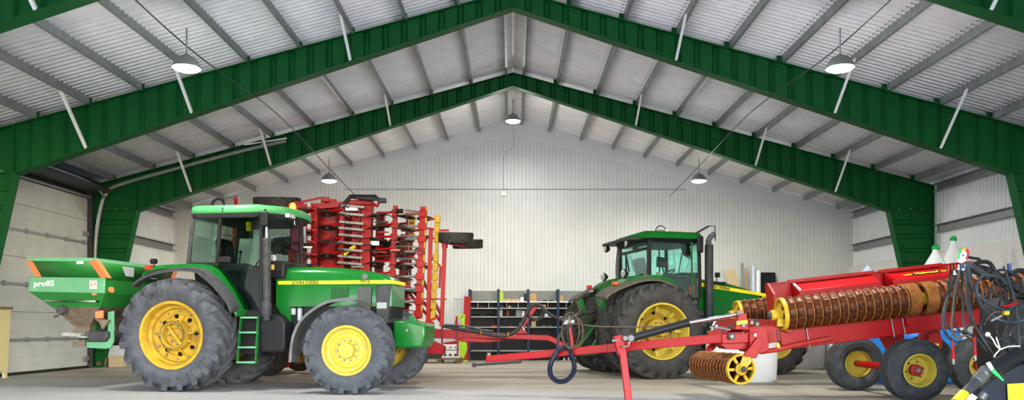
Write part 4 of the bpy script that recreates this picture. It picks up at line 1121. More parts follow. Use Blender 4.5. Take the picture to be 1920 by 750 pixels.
def ring_mesh(R=.245, w=.122, lobes=16, wav=.005, name='ring', m='rust'):
    """One cast ring with a rounded, faintly toothed rim; axle along y."""
    n = 64; prof = [(-.5, .76, 0), (-.47, .86, 0), (-.40, .915, .4), (-.15, .95, 1), (.10, .955, 1), (.24, .945, .8), (.30, .95, .4), (.335, 1.0, .9), (.41, 1.005, .9), (.44, .92, 0), (.46, .76, 0)]
    rings = []
    for yy, f, a in prof:
        r_ = []
        for k in range(n):
            t = 2 * pi * k / n
            r = R * f + a * wav * sin(lobes * t)
            r_.append(V((r * cos(t), yy * w, r * sin(t))))
        rings.append(r_)
    mb = MB(); mb.loft(rings, False)
    o = mb.build(name, M[m], None, ang=70); o.data.materials.append(M['rust_bright'])
    for i, p in enumerate(o.data.polygons):
        if i // n in (6, 7, 8): p.material_index = 1
    return o


def smooth_ring(R=.245, w=.17):
    return MB().lathe([(R * .8, -w / 2), (R * .97, -w / 2), (R, -w / 2 + .01), (R * .99, 0), (R, w / 2 - .01), (R * .97, w / 2), (R * .8, w / 2)], (0, 0, 0), (0, 1, 0), 48, False).build('end_ring', M['rust_bright'])


def spoke_wheel(R=.245, n=6):
    """Cast end wheel with spokes; axle along y, hub towards -y."""
    r = MB().lathe([(R * .86, .03), (R * .86, -.03), (R * .99, -.03), (R * .99, .03), (R * .86, .03)], (0, 0, 0), (0, 1, 0), 48, False).build('end_wheel', M['imp_yellow'])
    for k in range(n):
        a = 2 * pi * k / n + .35
        MB().bar((.05 * cos(a), 0, .05 * sin(a)), (R * .9 * cos(a), .01, R * .9 * sin(a)), .035, .045, (0, 1, 0), .05, .03).build('spoke', M['imp_yellow'], r)
    return r
def bearing():
    h = MB().lathe([(.001, -.17), (.035, -.17), (.04, -.16), (.075, -.155), (.08, -.06), (.11, -.055), (.11, -.01), (.001, .0)], (0, 0, 0), (0, 1, 0), 24).build('bearing_hub', M['imp_yellow'])
    MB().lathe([(.001, -.20), (.04, -.20), (.055, -.185), (.055, -.15)], (0, 0, 0), (0, 1, 0), 16).build('bearing_cap', M['dark_grey'], h)
    return h


ring0 = ring_mesh(); end0 = smooth_ring(); wheel0 = spoke_wheel(); hub0 = bearing()
used = set()
def put_axis(o, p, ax, roll=0., parent=None):
    """Place a y-axled piece so that its axle lies along ax."""
    parent = parent or ro
    if o in used: o = copy_tree(o, parent)
    else: used.add(o); o.parent = parent
    q = V((0, 1, 0)).rotation_difference(V(ax).normalized())
    o.matrix_local = Matrix.Translation(V(p) - RO) @ q.to_matrix().to_4x4() @ Matrix.Rotation(roll, 4, 'Y')
    return o


def roll(p, ax, n, pitch, core, start=0., sc=1., name='roll'):
    """Row of rings on a shaft from p along ax."""
    ax = V(ax).normalized(); p = V(p)
    for k in range(n):
        o = put_axis(ring0, p + ax * (start + pitch * (k + .5)), ax, random.uniform(0, .4))
        if sc != 1: o.scale = (sc, pitch / .122, sc)
    rb().cyl(p - ax * .05, p + ax * (start + n * pitch), core, 16).build('shaft', M['rust'], ro)

# front wing row: 20 rings, a bright pair of end rings at the joint, then the outer rings
roll(rl(.0, 0, 0), EX, 14, .1245, .12)
put_axis(end0, rl(1.84, 0, 0), EX); 
put_axis(end0, rl(2.09, 0, 0), EX, .5)
rb().cyl(rl(1.9, 0, 0), rl(2.2, 0, 0), .10, 16).build('shaft', M['imp_yellow'], ro)
roll(rl(2.18, 0, 0), EX, 13, .1245, .12)
put_axis(wheel0, rl(-.035, 0, 0), EX); put_axis(hub0, rl(-.04, 0, 0), EX)
# rear wing row, mirrored on the other side
P1 = at(1388, 588.5, 13.9)
roll(P1, EX, 30, .1245, .12)
put_axis(wheel0, P1 - EX * .035, EX); put_axis(hub0, P1 - EX * .04, EX)
# centre row, axle across the machine
c0 = at(1387, 692, 11.2); c1 = at(1316, 684, 12.45); cx = (c1 - c0).normalized()
sc0 = .222 / .245
roll(c0, cx, 12, (c1 - c0).length / 12, .10, 0, sc0)
w_ = put_axis(wheel0, c0 - cx * .02, cx, .3); w_.scale = (sc0, 1, sc0)
h_ = put_axis(hub0, c0 - cx * .02, cx); h_.scale = (.8, .55, .8)
# yellow bearing plate and red arm of the centre row
q = [(1393, 668), (1408, 670), (1409, 680), (1400, 690), (1392, 701), (1384, 700), (1381, 692), (1388, 682)]
rb().prism([at(x, y, 11.12) for x, y in q], (0, .03, 0)).build('bearing_plate', M['imp_yellow'], ro, bevel=.004)
for bx_, by_ in ((1397, 677), (1403, 676)):
    p = at(bx_, by_, 11.11); rb().cyl(p, p + V((0, -.015, 0)), .012, 6).build('plate_bolt', M['steel'], ro)
q = [(1420, 632), (1433, 640), (1424, 660), (1418, 672), (1411, 672), (1398, 668), (1393, 667), (1407, 650)]
rb().prism([at(x, y, 11.15) for x, y in q], (0, .05, 0)).build('roll_arm', RD, ro, bevel=.006)
q = [(1336, 640), (1347, 645), (1338, 657), (1330, 659), (1322, 657)]
rb().prism([at(x, y, 11.9) for x, y in q], (0, .06, 0)).build('roll_arm', RD, ro, bevel=.006)
# drawbar
D0, D1 = at(913, 673.5, 12.3), at(1353, 634, 11.35)
rb().bar(D0, D0 + (D1 - D0) * .56, .12, .105, (0, 0, 1), .13, .125).build('drawbar', RD, ro, bevel=.012)
rb().bar(D0 + (D1 - D0) * .535, D1 + (D1 - D0) * .03, .15, .128, (0, 0, 1), .15, .13).build('drawbar_sleeve', RD, ro, bevel=.01)
e = D0 + V((0, 0, .06)); rb().cyl(e + V((.03, 0, -.02)), e + V((.03, 0, .04)), .03, 8).build('hitch_pin', M['steel'], ro)
h0, h1 = at(889, 684.5, 12.15), at(978, 678.5, 12.05)
rb().bar(h0, h1, .06, .035).cyl(h0 + V((0, -.05, 0)), h0 + V((0, .05, 0)), .035, 12).build('hitch_plate', M['black'], ro, bevel=.006)
for px, yy in ((925, 683), (948, 681)): rb().cyl(at(px, yy - 3, 12.1), at(px, yy + 4, 12.1), .014, 6).build('hitch_bolt', M['steel'], ro)
for px in (1066, 1058, 1078):
    p = at(px, 671 - (px - 1058) * .08, 11.95); rb().cyl(p, p + V((0, 0, -.04)), .016, 6).build('drawbar_bolt', M['steel'], ro)
# parking stand
s0, s1 = at(1164, 632, 11.25), V((1.655, 11.15, 0.015))
rb().bar(s0, s1, .10, .085, (0, 1, 0)).bar(s0 + V((-.05, 0, .02)), s0 + V((.02, 0, -.25)), .13, .13, (0, 1, 0)).build('parking_stand', RD, ro, bevel=.008)
rb().box(s1.x - .1, s1.x + .1, s1.y - .1, s1.y + .1, 0, .02).build('stand_foot', RD, ro)
rb().cyl(at(1147, 639, 11.2), at(1162, 637, 11.2), .018, 8).build('stand_pin', M['chrome'], ro)
rb().tube([at(1166, 650, 11.1), at(1178, 648, 11.1), at(1180, 641, 11.1)], .014, 8, 3).build('stand_hook', M['chrome'], ro)
# hydraulic cylinder
a, b, c = at(1182, 634, 11.2), at(1290, 605, 11.25), at(1386, 588.5, 11.3)
cyl = rb().cyl(a, b, .057, 24).cyl(b - (b - a).normalized() * .03, b + (b - a).normalized() * .01, .064, 24).build('cylinder', M['black'], ro)
rb().cyl(b, c, .026, 16).build('piston_rod', M['chrome'], cyl)
rb().cyl(a + V((0, -.08, 0)), a + V((0, .08, 0)), .045, 14).build('rod_eye', M['grey_steel2'], cyl)
rb().cyl(c + V((0, -.07, 0)), c + V((0, .07, 0)), .045, 14).build('rod_eye', M['grey_steel2'], cyl)
rb().cyl(at(1171, 634, 11.2) + V((0, -.10, 0)), at(1171, 634, 11.2) + V((0, .10, 0)), .035, 10).build('cylinder_pin', M['grey_steel2'], cyl)
# head of the frame
q = [(1378, 618), (1386, 588), (1400, 588), (1404, 618)]
rb().prism([at(x, y, 11.22) for x, y in q], (0, .16, 0)).build('cylinder_tower', RD, ro, bevel=.008)
q = [(1381, 602), (1401, 600), (1402, 607), (1381, 609)]
rb().prism([at(x, y, 11.21) for x, y in q], (0, -.004, 0)).build('tower_sticker', M['stripe'], ro)
q = [(1353, 626), (1405, 624), (1408, 642), (1354, 645)]
rb().prism([at(x, y, 11.25) for x, y in q], (0, .45, 0)).build('head_beam', RD, ro, bevel=.01)
rb().prism([at(x, y, 11.32) for x, y in [(1347, 643), (1406, 640), (1408, 656), (1362, 655)]], (0, .4, 0)).build('head_beam', RD, ro, bevel=.01)
q = [(1405, 626), (1418, 622), (1440, 620), (1442, 658), (1424, 664), (1406, 660)]
rb().prism([at(x, y, 11.2) for x, y in q], (0, .55, 0)).build('hinge_box', RD, ro, bevel=.012)
q = [(1414, 625), (1418, 625), (1418.5, 631), (1414.5, 631)]
rb().prism([at(x, y, 11.19) for x, y in q], (0, -.004, 0)).build('sticker', M['white'], ro)
p = at(1372, 631, 11.2); rb().cyl(p, p + V((0, .1, 0)), .05, 16).build('pivot_pin', M['dark_grey'], ro)
rb().cyl(p + V((0, -.02, 0)), p, .025, 6).build('pivot_nut', M['steel'], ro)
rb().prism([at(x, y, 11.5) for x, y in [(1328, 622), (1362, 612), (1366, 622), (1332, 634)]], (0, .12, 0)).build('valve_plate', RD, ro, bevel=.006)
rb().tube([at(1331, 613, 11.2), at(1350, 614, 11.2), at(1369, 618, 11.2)], .020, 8).build('screw_link', M['chrome'], ro)
rb().cyl(at(1340, 613, 11.2), at(1344, 613.5, 11.2), .04, 10).build('link_collar', M['steel'], ro)
rb().tube([at(1352, 624, 11.2), at(1362, 616, 11.2), at(1371, 611, 11.2), at(1378, 608, 11.2)], .012, 8, 3).build('short_hose', M['hose'], ro)
rb().prism([at(x, y, 11.4) for x, y in [(1405, 616), (1462, 609), (1464, 640), (1440, 644), (1405, 622)]], (0, .3, 0)).build('side_plate', RD, ro, bevel=.01)
for px, py_ in ((1394, 613), (1410, 608), (1420, 611)): 
    p = at(px, py_, 11.2); rb().cyl(p, p + V((0, 0, .05)), .028, 10).build('head_bolt', M['steel'], ro)
rb().tube([at(1426, 660, 11.35), at(1460, 655, 11.35), at(1500, 645, 11.38), at(1560, 634, 11.4)], .035, 10, 4).build('lower_strut', M['red_dusty'], ro)
rb().cyl(at(1416, 606, 11.25), at(1418, 598, 11.25), .03, 12).build('grease_cup', M['dark_grey'], ro)
# bearing bracket under the hub
q = [(1459, 596), (1469, 598), (1470, 612), (1458, 612)]
rb().prism([at(x, y, 11.3) for x, y in q], (0, .06, 0)).build('hub_bracket', M['imp_yellow'], ro)
rb().cyl(at(1457, 617, 11.2), at(1459, 646, 11.2), .012, 8).build('lock_pin', M['dark_grey'], ro)
rb().prism([at(x, y, 11.18) for x, y in [(1456, 643), (1461, 643), (1463, 652), (1457, 652)]], (0, .03, 0)).build('pin_tab', M['stripe'], ro)
# main beam of the wing and the mirrored one behind it
def beam(y, s0, s1):
    prof = [(y - .02, -.30), (y + .16, -.30), (y + .16, -.56), (y + .02, -.56)]
    m = rb()
    m.loft([[rl(s0, yy, hh) for yy, hh in [(y - .0, -.14), (y + .14, -.14), (y + .14, -.44), (y - .0, -.44)]],
            [rl(s0 + .1, yy, hh) for yy, hh in [(y - .0, -.14), (y + .14, -.14), (y + .14, -.53), (y - .0, -.53)]],
            [rl(s1, yy, hh) for yy, hh in [(y - .0, -.14), (y + .14, -.14), (y + .14, -.47), (y - .0, -.47)]]])
    m.build('wing_beam', RD, ro, bevel=.01)
beam(.10, -.06, 3.9); beam(2.55, -.3, .7)
for px in (1512, 1672, 1693):
    s = rs(px); rb().cyl(rl(s, .08, -.22), rl(s + .012, .06, -.52), .009, 6).build('scraper_rod', M['steel'], ro)
q = [rl(1.78, .08, -.25), rl(1.95, .08, -.16), rl(1.98, .08, -.34), rl(1.80, .08, -.38)]
rb().prism(q, (0, -.03, 0)).build('beam_gusset', RD, ro, bevel=.004)
q = [rl(0, .06, -.16), rl(.10, .06, -.30), rl(.0, .06, -.26), rl(-.06, .06, -.16)]
rb().prism(q, (0, -.04, 0)).build('beam_gusset', M['red_dusty'], ro)
# red stone tray and its two lids
rb().loft([[rl(s_, y, h) for y, h in ((.33, -.20), (.68, -.20), (.68, .475), (.56, .475), (.33, .30))] for s_ in (-.01, .005)]).build('tray_end', RD, ro)
rb().bar(rl(-.0, .33, .30), rl(-.0, .56, .475), .035, .02).bar(rl(-.0, .33, -.2), rl(-.0, .33, .30), .035, .02, (0, 1, 0)).build('tray_end_rim', RD, ro)
m = rb(); m.prism([rl(.0, .68, -.2), rl(3.2, .68, -.2), rl(3.2, .68, .475), rl(.0, .68, .475)], (0, .03, 0)); m.build('tray_back', RD, ro)
m = rb(); m.prism([rl(.0, .36, -.1), rl(3.2, .36, -.1), rl(3.2, .68, -.1), rl(.0, .68, -.1)], (0, 0, .03)); m.build('tray_floor', M['red_dusty'], ro)
for sa, sb, lab in ((.39, 1.645, 0), (1.82, 2.71, 1)):
    m = rb(); pr = [(.36, .16), (.36, .31), (.39, .32), (.60, .42), (.70, .45), (.70, .16)]
    m.loft([[rl(sa, y, h) for y, h in pr], [rl(sb, y, h) for y, h in pr]])
    bx_ = m.build('stone_box', RD, ro, bevel=.008)
    rb().bar(rl(sa + .02, .37, .325), rl(sa + .02, .60, .43), .03, .02).build('box_edge', M['white'] if lab == 0 else RD, bx_)
    rb().bar(rl(sa - .03, .69, .475), rl(sb + .03, .69, .475), .10, .05).build('box_rim', RD, bx_)
    if lab:
        s_ = 2.40; sl_ = 0
        base = rl(s_, .495, .370)
        xax = EX; yax = (V((0, .21, 0)) + NU * .10).normalized(); zax = xax.cross(yax)
        R = Matrix((xax, yax, zax)).transposed().to_4x4()
        rb().prism([base + xax * i + yax * j + zax * .004 for i, j in ((-.36, -.022), (.36, -.022), (.32, .0), (.36, .022), (-.36, .022), (-.32, 0))], zax * .002).build('box_badge', M['imp_yellow'], bx_)
        rb().prism([base + xax * i + yax * j + zax * .006 for i, j in ((-.22, -.042), (.22, -.042), (.22, .042), (-.22, .042))], zax * .002).build('badge_plate', M['black'], bx_)
        text_part('badge_lettering', 'Väderstad', .085, M['stripe'], bx_, Matrix.Translation(base - RO + zax * .009) @ R, .002, 1.05)

rb().bar(rl(.0, .65, .47), rl(3.2, .65, .47), .09, .02).build('tray_lip', RD, ro)
roll(at(1836, 622, 12.2), EX, 4, .1245, .09, 0, .7)
# wheels
def flotation():
    R, Wd, rr = .45, .40, .225; h = Wd / 2
    w = empty('transport_wheel')
    n = 72; prof = []; s = R - rr
    prof = [(rr - .01, -h * .72), (rr + .02, -h * .9), (rr + s * .3, -h * 1.02), (rr + s * .6, -h), (R - .045, -h * .84), (R - .02, -h * .70)]
    rings = []
    for r, y in prof: rings.append([V((r * cos(2 * pi * k / n), y, r * sin(2 * pi * k / n))) for k in range(n)])
    gro = []
    for g in (-.56, -.30, -.04, .22, .48):
        gro += [(R, g - .10), (R, g + .07), (R - .016, g + .085), (R - .016, g + .14)]
    for r, f in gro:
        rings.append([V((r * cos(2 * pi * k / n), (f + .035 * (1 if k % 4 < 2 else -1)) * h, r * sin(2 * pi * k / n))) for k in range(n)])
    for r, y in prof[::-1]: rings.append([V((r * cos(2 * pi * k / n), -y, r * sin(2 * pi * k / n))) for k in range(n)])
    MB().loft(rings, False).build('tyre', M['tyre_grey'], w, ang=25)
    MB().lathe([(rr + .012, -h * .74), (rr + .015, -h * .88), (rr - .005, -h * .88), (rr - .02, -h * .6), (rr - .035, -h * .1), (.16, -h * .06), (.15, 0), (.001, 0)], (0, 0, 0), (0, 1, 0), 40, False).build('rim', M['jd_yellow'], w)
    MB().lathe([(rr + .01, h * .74), (rr - .01, h * .88), (rr - .02, h * .2), (.16, h * .1), (.001, h * .1)], (0, 0, 0), (0, 1, 0), 40, False).build('inner_rim', M['jd_yellow'], w)
    hb = MB().lathe([(.085, 0), (.085, -h * .45), (.06, -h * .5), (.001, -h * .5)], (0, 0, 0), (0, 1, 0), 20).build('hub', M['red_dusty'], w)
    MB().cyl((0, -h * .5, 0), (0, -h * .72, 0), .035, 6).build('hub_nut', M['steel'], hb)
    bolt_ring(6, .125, -.01, .012, .025, M['dark_grey'], w, .2)
    return w
M['tyre_grey'] = mat('grey_black_tyre', (.040, .041, .044), .8, 0, (.075, .076, .080), 7., bump=.15, bscale=60)
fl = flotation()
AXX = 5.83
for i, (x, y, a) in enumerate(((AXX, 11.33, 0), (AXX - .02, 13.25, 180), (7.55, 12.65, 0), (7.75, 14.6, 180))):
    o = fl if i == 0 else copy_tree(fl)
    place_part(o, V((x, y, .452)) - RO, a, ro)
for i, (xa, ya, yb) in enumerate(((AXX, 11.4, 13.2), (7.6, 12.7, 14.5))):
    rb().cyl((xa, ya, .452), (xa, yb, .452), .055, 14).build('axle', RD, ro)
def strut(q, d, t, name='axle_bracket', m=None): rb().prism([at(x, y, d) for x, y in q], (0, t, 0)).build(name, m or RD, ro, bevel=.008)
strut([(1655, 618), (1690, 612), (1712, 690), (1700, 694)], 12.0, .3)
strut([(1741, 625), (1762, 618), (1768, 640), (1763, 672), (1748, 690), (1740, 660)], 12.0, .3)
strut([(1751, 644), (1760, 644), (1761, 661), (1753, 661)], 11.98, -.004, 'axle_sticker', M['stripe'])
rb().bar((5.5, 11.75, 1.06), (8.2, 11.75, 1.32), .16, .2).build('chassis_beam', RD, ro, bevel=.01)
rb().bar((3.95, 11.5, 1.08), (3.75, 14.1, 1.15), .15, .18).build('cross_beam', M['red_dusty'], ro)
# ================================================================== red disc cultivator with folded wings, its drawbar reaching to the big tractor
CO = V((-3.0, 17.6, 0))
cu_ = empty('disc_cultivator', CO); tag(cu_, 'tall red disc cultivator with folded wings behind the dusty green tractor', 'cultivator')
W8 = Matrix.Translation(-CO)
def cb():
    m = MB(); m.M = W8; return m
RD = M['red']
def disc_mesh(r=.225):
    o = MB().lathe([(.001, .045), (r * .3, .040), (r * .7, .02), (r * .97, -.012), (r, -.012), (r * .97, -.020), (r * .7, .012), (r * .3, .030), (.001, .034)], (0, 0, 0), (0, 0, 1), 28, False).build('disc', M['disc'])
    MB().cyl((0, 0, -.05), (0, 0, .03), .05, 12).build('disc_hub', M['dark_grey'], o)
    return o
M['disc'] = mat('disc_steel', (.10, .075, .055), .45, .55, (.05, .035, .025), 8.)
disc0 = disc_mesh(); seen = []
def put_disc(p, tilt=(.10, -.12), sc=1.):
    if seen: o = copy_tree(disc0, cu_)
    else: o = disc0; o.parent = cu_; seen.append(1)
    o.location = V(p) - CO; o.rotation_euler = (tilt[1], tilt[0], random.uniform(0, 6)); o.scale = (sc, sc, sc)
arm_n = 0
def gang(top, bot, d, n, off, m_post, pw=.13, block=None, tilt=(.10, -.12), arm=True, edge=None, sc=1., arm_m=None, ph=.6):
    """One folded row: an upright post with n arms, each ending in a disc seen nearly edge-on."""
    a, b = at(*top, d), at(*bot, d)
    post = cb().bar(a, b, pw, pw, (0, 1, 0)).build('gang_beam', m_post, cu_, bevel=.01)
    for k in range(n):
        t = (k + ph) / n; p = a + (b - a) * t
        if block: 
            cb().bar(p + V((0, -.02, .075)), p + V((0, -.02, -.075)), pw * 1.45, pw * 1.4, (0, 1, 0)).build('clamp_block', block, post, bevel=.012)
        if arm:
            q = p + V((off * d / F, -.08, -.04))
            cb().tube([p + V((0, -.07, .02)), p + (q - p) * .5 + V((0, -.03, .02)), q + V((0, 0, .03))], .026, 8, 3).build('disc_arm', arm_m or RD, cu_)
            put_disc(q + V((0, 0, -.02)), tilt, sc)
    if edge: cb().bar(a + V((pw * .62, -.02, 0)), b + V((pw * .62, -.02, 0)), .03, pw, (0, 1, 0)).build('beam_edge', edge, post)
    return post

# near wing: broad red plates, discs, flat spring bars
gang((590, 382), (586, 590), 17.2, 8, -22, RD, .16, None, (.05, -.10), sc=.8)
gang((642, 380), (638, 590), 17.0, 8, -26, RD, .10, None, (.06, -.12), sc=1.)
gang((668, 382), (662, 590), 17.3, 1, 0, RD, .14, None, arm=False)
cb().bar(at(688, 378, 17.1), at(682, 600, 17.1), .22, .14, (0, 1, 0)).build('wing_beam', RD, cu_, bevel=.012)
cb().bar(at(617, 374, 17.6), at(614, 600, 17.6), .34, .14, (0, 1, 0)).build('wing_beam', RD, cu_, bevel=.012)
cb().bar(at(560, 378, 17.6), at(554, 470, 17.6), .22, .10, (0, 1, 0)).build('wing_beam', M['magenta_red'], cu_, bevel=.012)
cb().bar(at(556, 470, 17.8), at(552, 600, 17.8), .35, .10, (0, 1, 0)).build('wing_beam', RD, cu_, bevel=.012)
for k, yy in enumerate((386, 401, 417, 428.5, 441, 455, 468, 481, 493, 506, 518)):
    p, q = at(638 - k * .6, yy - 1, 16.9), at(684 - k * .6, yy + 3, 16.85)
    s = cb().bar(p, q, .10, .055, (0, 0, 1)).build('spring_bar', M['steel'], cu_, bevel=.006)
    for t in (.25, .4): 
        u = p + (q - p) * t + V((0, -.05, 0)); cb().cyl(u, u + V((0, -.012, 0)), .014, 6).build('bar_bolt', M['dark_grey'], s)
for k, yy in enumerate((391, 412, 432, 454, 477, 498)):
    p = at(574, yy, 16.9)
    put_disc(p + V((-.02, 0, -.03)), (.04, -.10), .75)
    cb().cyl(p + V((.06, 0, 0)), p + V((.06, 0, .13)), .045, 12).build('hub_cap', M['filter'], cu_)
    cb().tube([p + V((-.15, 0, .02)), p + V((.02, -.03, .03)), p + V((.22, 0, -.02))], .022, 8, 3).build('disc_arm', M['red_dusty'], cu_)
cb().bar(at(571, 425, 16.7), at(572, 456, 16.7), .05, .05, (0, 1, 0)).build('grey_lever', M['grey_steel'], cu_)
for x0, x1, d, m in ((585, 700, 18.7, 'red_dark'), (545, 580, 18.8, 'red'), (612, 634, 18.2, 'red')):
    cb().prism([at(x0, 384, d), at(x1, 384, d), at(x1 - 6, 610, d), at(x0 - 6, 610, d)], (0, .08, 0)).build('wing_plate', M[m], cu_, bevel=.01)
# top fittings
cb().bar(at(540, 384, 17.2), at(605, 370, 17.2), .04, .04).bar(at(540, 392, 17.2), at(700, 378, 17.2), .10, .12).build('top_rail', RD, cu_)
cb().bar(at(612, 379, 17.1), at(612, 370, 17.1), .13, .13, (0, 1, 0)).build('top_lug', RD, cu_, bevel=.01)
cb().bar(at(655, 380, 17.0), at(700, 380, 17.0), .12, .10).build('top_rail', RD, cu_, bevel=.01)
cb().tube([at(646, 382, 16.9), at(656, 370, 16.9), at(662, 368.5, 16.9), at(706, 369, 16.9)], .045, 8, 3).build('road_lamp_bar', M['black'], cu_)
cb().loft([[at(662, 369, 16.8), at(662, 373, 16.8), at(662, 373, 17.2), at(662, 369, 17.2)], [at(690, 367, 16.8), at(690, 376, 16.8), at(690, 376, 17.2), at(690, 367, 17.2)], [at(711, 369, 16.8), at(711, 377, 16.8), at(711, 377, 17.2), at(711, 369, 17.2)]]).build('road_lamp_board', M['black'], cu_, bevel=.02)
cb().cbox(at(717.5, 376, 16.9), .16, .14, .10).build('road_lamp', M['dark_grey'], cu_, bevel=.02)
cb().tube([at(711, 378, 16.9), at(708, 386, 16.9), at(697, 384, 16.9)], .03, 8).build('lamp_arm', RD, cu_)
cb().prism([at(x, y, 16.95) for x, y in [(644, 474), (664, 458), (667, 463), (646, 480)]], (0, .03, 0)).build('yellow_flap', M['stripe'], cu_)
for x0, y0, x1, y1, d in ((648, 389, 671, 395, 16.85), (695, 452, 711, 460, 17.0), (569, 462, 585, 465, 16.7)):
    a = at(x0, y0, d); b = at(x1, y1, d); cb().box(a.x, b.x, d - .02, d + .02, b.z, a.z).build('white_plate', M['white'], cu_)
# dark notched discs and the dusty block column
gang((742, 386), (732, 590), 17.2, 9, -34, M['red_dusty'], .10, M['red_dusty'], (.06, -.14), sc=1.05)
gang((770, 405), (758, 600), 18.4, 8, -20, RD, .18, None, (.03, -.12), sc=1.0)
gang((714, 400), (708, 590), 18.0, 6, 14, M['red_dark'], .18, None, (.03, -.12), sc=1.)
cb().bar(at(757, 440, 17.8), at(750, 600, 17.8), .12, .12, (0, 1, 0)).build('wing_beam', M['red_dark'], cu_)
# outer bright column, yellow clamp columns, upright tubes
gang((794, 388), (784, 598), 16.9, 9, -30, RD, .12, RD, (.06, -.12), edge=M['imp_yellow'], sc=.95, arm_m=M['grey_steel'])
for k, (x, y) in enumerate(((773, 411), (773, 428), (772, 445))):
    cb().bar(at(x, y - 7, 17.6), at(x - .4, y + 7, 17.6), .13, .13, (0, 1, 0)).build('clamp_block', M['imp_yellow'], cu_, bevel=.015)
post = cb().bar(at(822, 404, 17.0), at(812, 590, 17.0), .07, .07, (0, 1, 0)).build('gang_beam', M['imp_yellow'], cu_)
for k in range(11):
    x, y = 820.5 - k * .85, 411 + k * 18
    if k in (3,): continue
    cb().bar(at(x, y - 7.5, 17.0), at(x - .4, y + 7.5, 17.0), .12, .12, (0, 1, 0)).build('clamp_block', M['imp_yellow'], cu_, bevel=.015)
    if k in (0, 2, 5, 7): 
        put_disc(at(x - 24, y - 2, 17.0), (.12, -.12), .8)
        cb().bar(at(x - 4, y, 17.0), at(x - 24, y - 1, 17.0), .03, .04).build('disc_arm', RD, cu_)
for x0, y0, x1, y1, d, w in ((808, 430, 802, 615, 16.8, .085), (834, 455, 828, 612, 16.9, .085)):
    cb().bar(at(x0, y0, d), at(x1, y1, d), w, w, (0, 1, 0)).build('upright_tube', RD, cu_, bevel=.008)
for x0, y0, x1, y1, d, w in ((752, 432, 800, 432, 17.1, .05), (788, 425, 824, 432, 17.0, .04), (741, 428, 790, 424, 17.1, .04), (752, 440, 774, 452, 17.6, .06), (764, 476, 806, 506, 17.2, .06), (806, 480, 826, 500, 17.0, .05), (826, 500, 824, 540, 17.0, .05),
                             (790, 520, 830, 596, 17.1, .07), (760, 530, 830, 606, 17.3, .07), (800, 604, 832, 590, 16.95, .05), (744, 520, 800, 590, 17.4, .06), (748, 470, 700, 500, 17.8, .05), (756, 560, 838, 561, 16.9, .03), (800, 448, 768, 486, 17.3, .05), (700, 520, 760, 518, 17.6, .05), (700, 480, 770, 478, 17.6, .04), (752, 497, 800, 494, 17.5, .04)):
    cb().bar(at(x0, y0, d), at(x1, y1, d), w, w).build('brace', RD, cu_)
for k, yy in enumerate((443, 462, 484, 520, 545, 566, 583)):
    cb().tube([at(744, yy, 16.9), at(768, yy + (k % 3) - 1, 16.85), at(790, yy + 3, 16.9)], .016, 6, 3).build('spring_tine', M['steel'], cu_)
cb().cyl(at(766, 405, 17.3), at(766, 560, 17.3), .018, 8).build('thin_rod', M['steel'], cu_)
# hydraulic ram inside the frame
cb().cyl(at(742, 395.5, 17.0), at(756, 396, 17.0), .05, 12).build('ram', M['black'], cu_)
cb().tube([at(760, 394, 16.9), at(775, 396, 16.9), at(792, 400, 16.9)], .022, 8, 3).build('ram', M['steel'], cu_)
rnd = random.Random(3)
for k in range(46):
    px = rnd.choice((566, 584, 600, 616, 634, 652, 668, 684, 700, 716, 746, 758, 776)) + rnd.uniform(-5, 5); yy = rnd.uniform(384, 520); d = rnd.uniform(16.75, 17.1)
    p = at(px, yy, d); w = rnd.uniform(.05, .16); m = rnd.choice(('dark_grey', 'black', 'red', 'red_dark', 'steel', 'red_dusty'))
    if k % 3: cb().bar(p - V((w, 0, rnd.uniform(-.02, .02))), p + V((w, 0, 0)), .035, .03).build('bracket', M[m], cu_)
    else: cb().tube([p, p + V((w * .5, -.06, .05)), p + V((w * 1.6, 0, -.03))], .014, 6, 3).build('short_hose', M['hose'], cu_)
# folded carrier tyres lying level at the top
def small_tyre():
    R, Wd, rr = .42, .26, .25
    w = empty('carrier_wheel')
    mb = tyre_mb(R, Wd, rr); ag_lugs(mb, R, Wd, .03, 16, .5, .05, .06); mb.build('tyre', M['tyre'], w, ang=40)
    MB().lathe([(rr + .01, -Wd * .4), (rr - .01, -Wd * .42), (rr - .03, -.02), (.001, -.02)], (0, 0, 0), (0, 1, 0), 32, False).build('rim', M['jd_yellow'], w)
    MB().lathe([(rr + .01, Wd * .4), (rr - .01, Wd * .42), (rr - .03, .02), (.001, .02)], (0, 0, 0), (0, 1, 0), 32, False).build('inner_rim', M['jd_yellow'], w)
    MB().cyl((0, -.12, 0), (0, .12, 0), .07, 14).build('hub', RD, w)
    return w
tw = small_tyre()
def put_tyre(p, rot, sc=1.):
    global tw
    o = tw if tw.parent is None else copy_tree(tw, cu_)
    o.parent = cu_; o.location = V(p) - CO; o.rotation_euler = rot; o.scale = (sc, sc, sc)
put_tyre(at(855, 445.5, 17.0), (radians(97), 0, radians(8)), .86)
put_tyre(at(877, 457.5, 18.3), (radians(97), 0, radians(-6)), .8)
put_tyre(at(520, 383, 18.0), (radians(98), 0, radians(5)), 1.2)
put_tyre(at(545, 462, 18.2), (radians(82), 0, 0), 1.)
put_tyre(at(726, 470, 18.6), (radians(80), 0, 0), .9)
cb().bar(at(824, 432, 17.0), at(842, 432, 17.0), .04, .04).bar(at(826, 453, 17.0), at(872, 462, 17.6), .06, .05).build('wheel_arm', RD, cu_)
cb().bar(at(834, 465, 17.0), at(834, 452, 17.0), .12, .1, (0, 1, 0)).build('tube_head', RD, cu_, bevel=.01)
# road wheels standing on the floor
for px, d in ((503, 17.05), (562, 19.0), (690, 17.3), (742, 18.9)):
    put_tyre(V(((px - CX) / F * d, d, .405)), (0, .5, 0), .92)
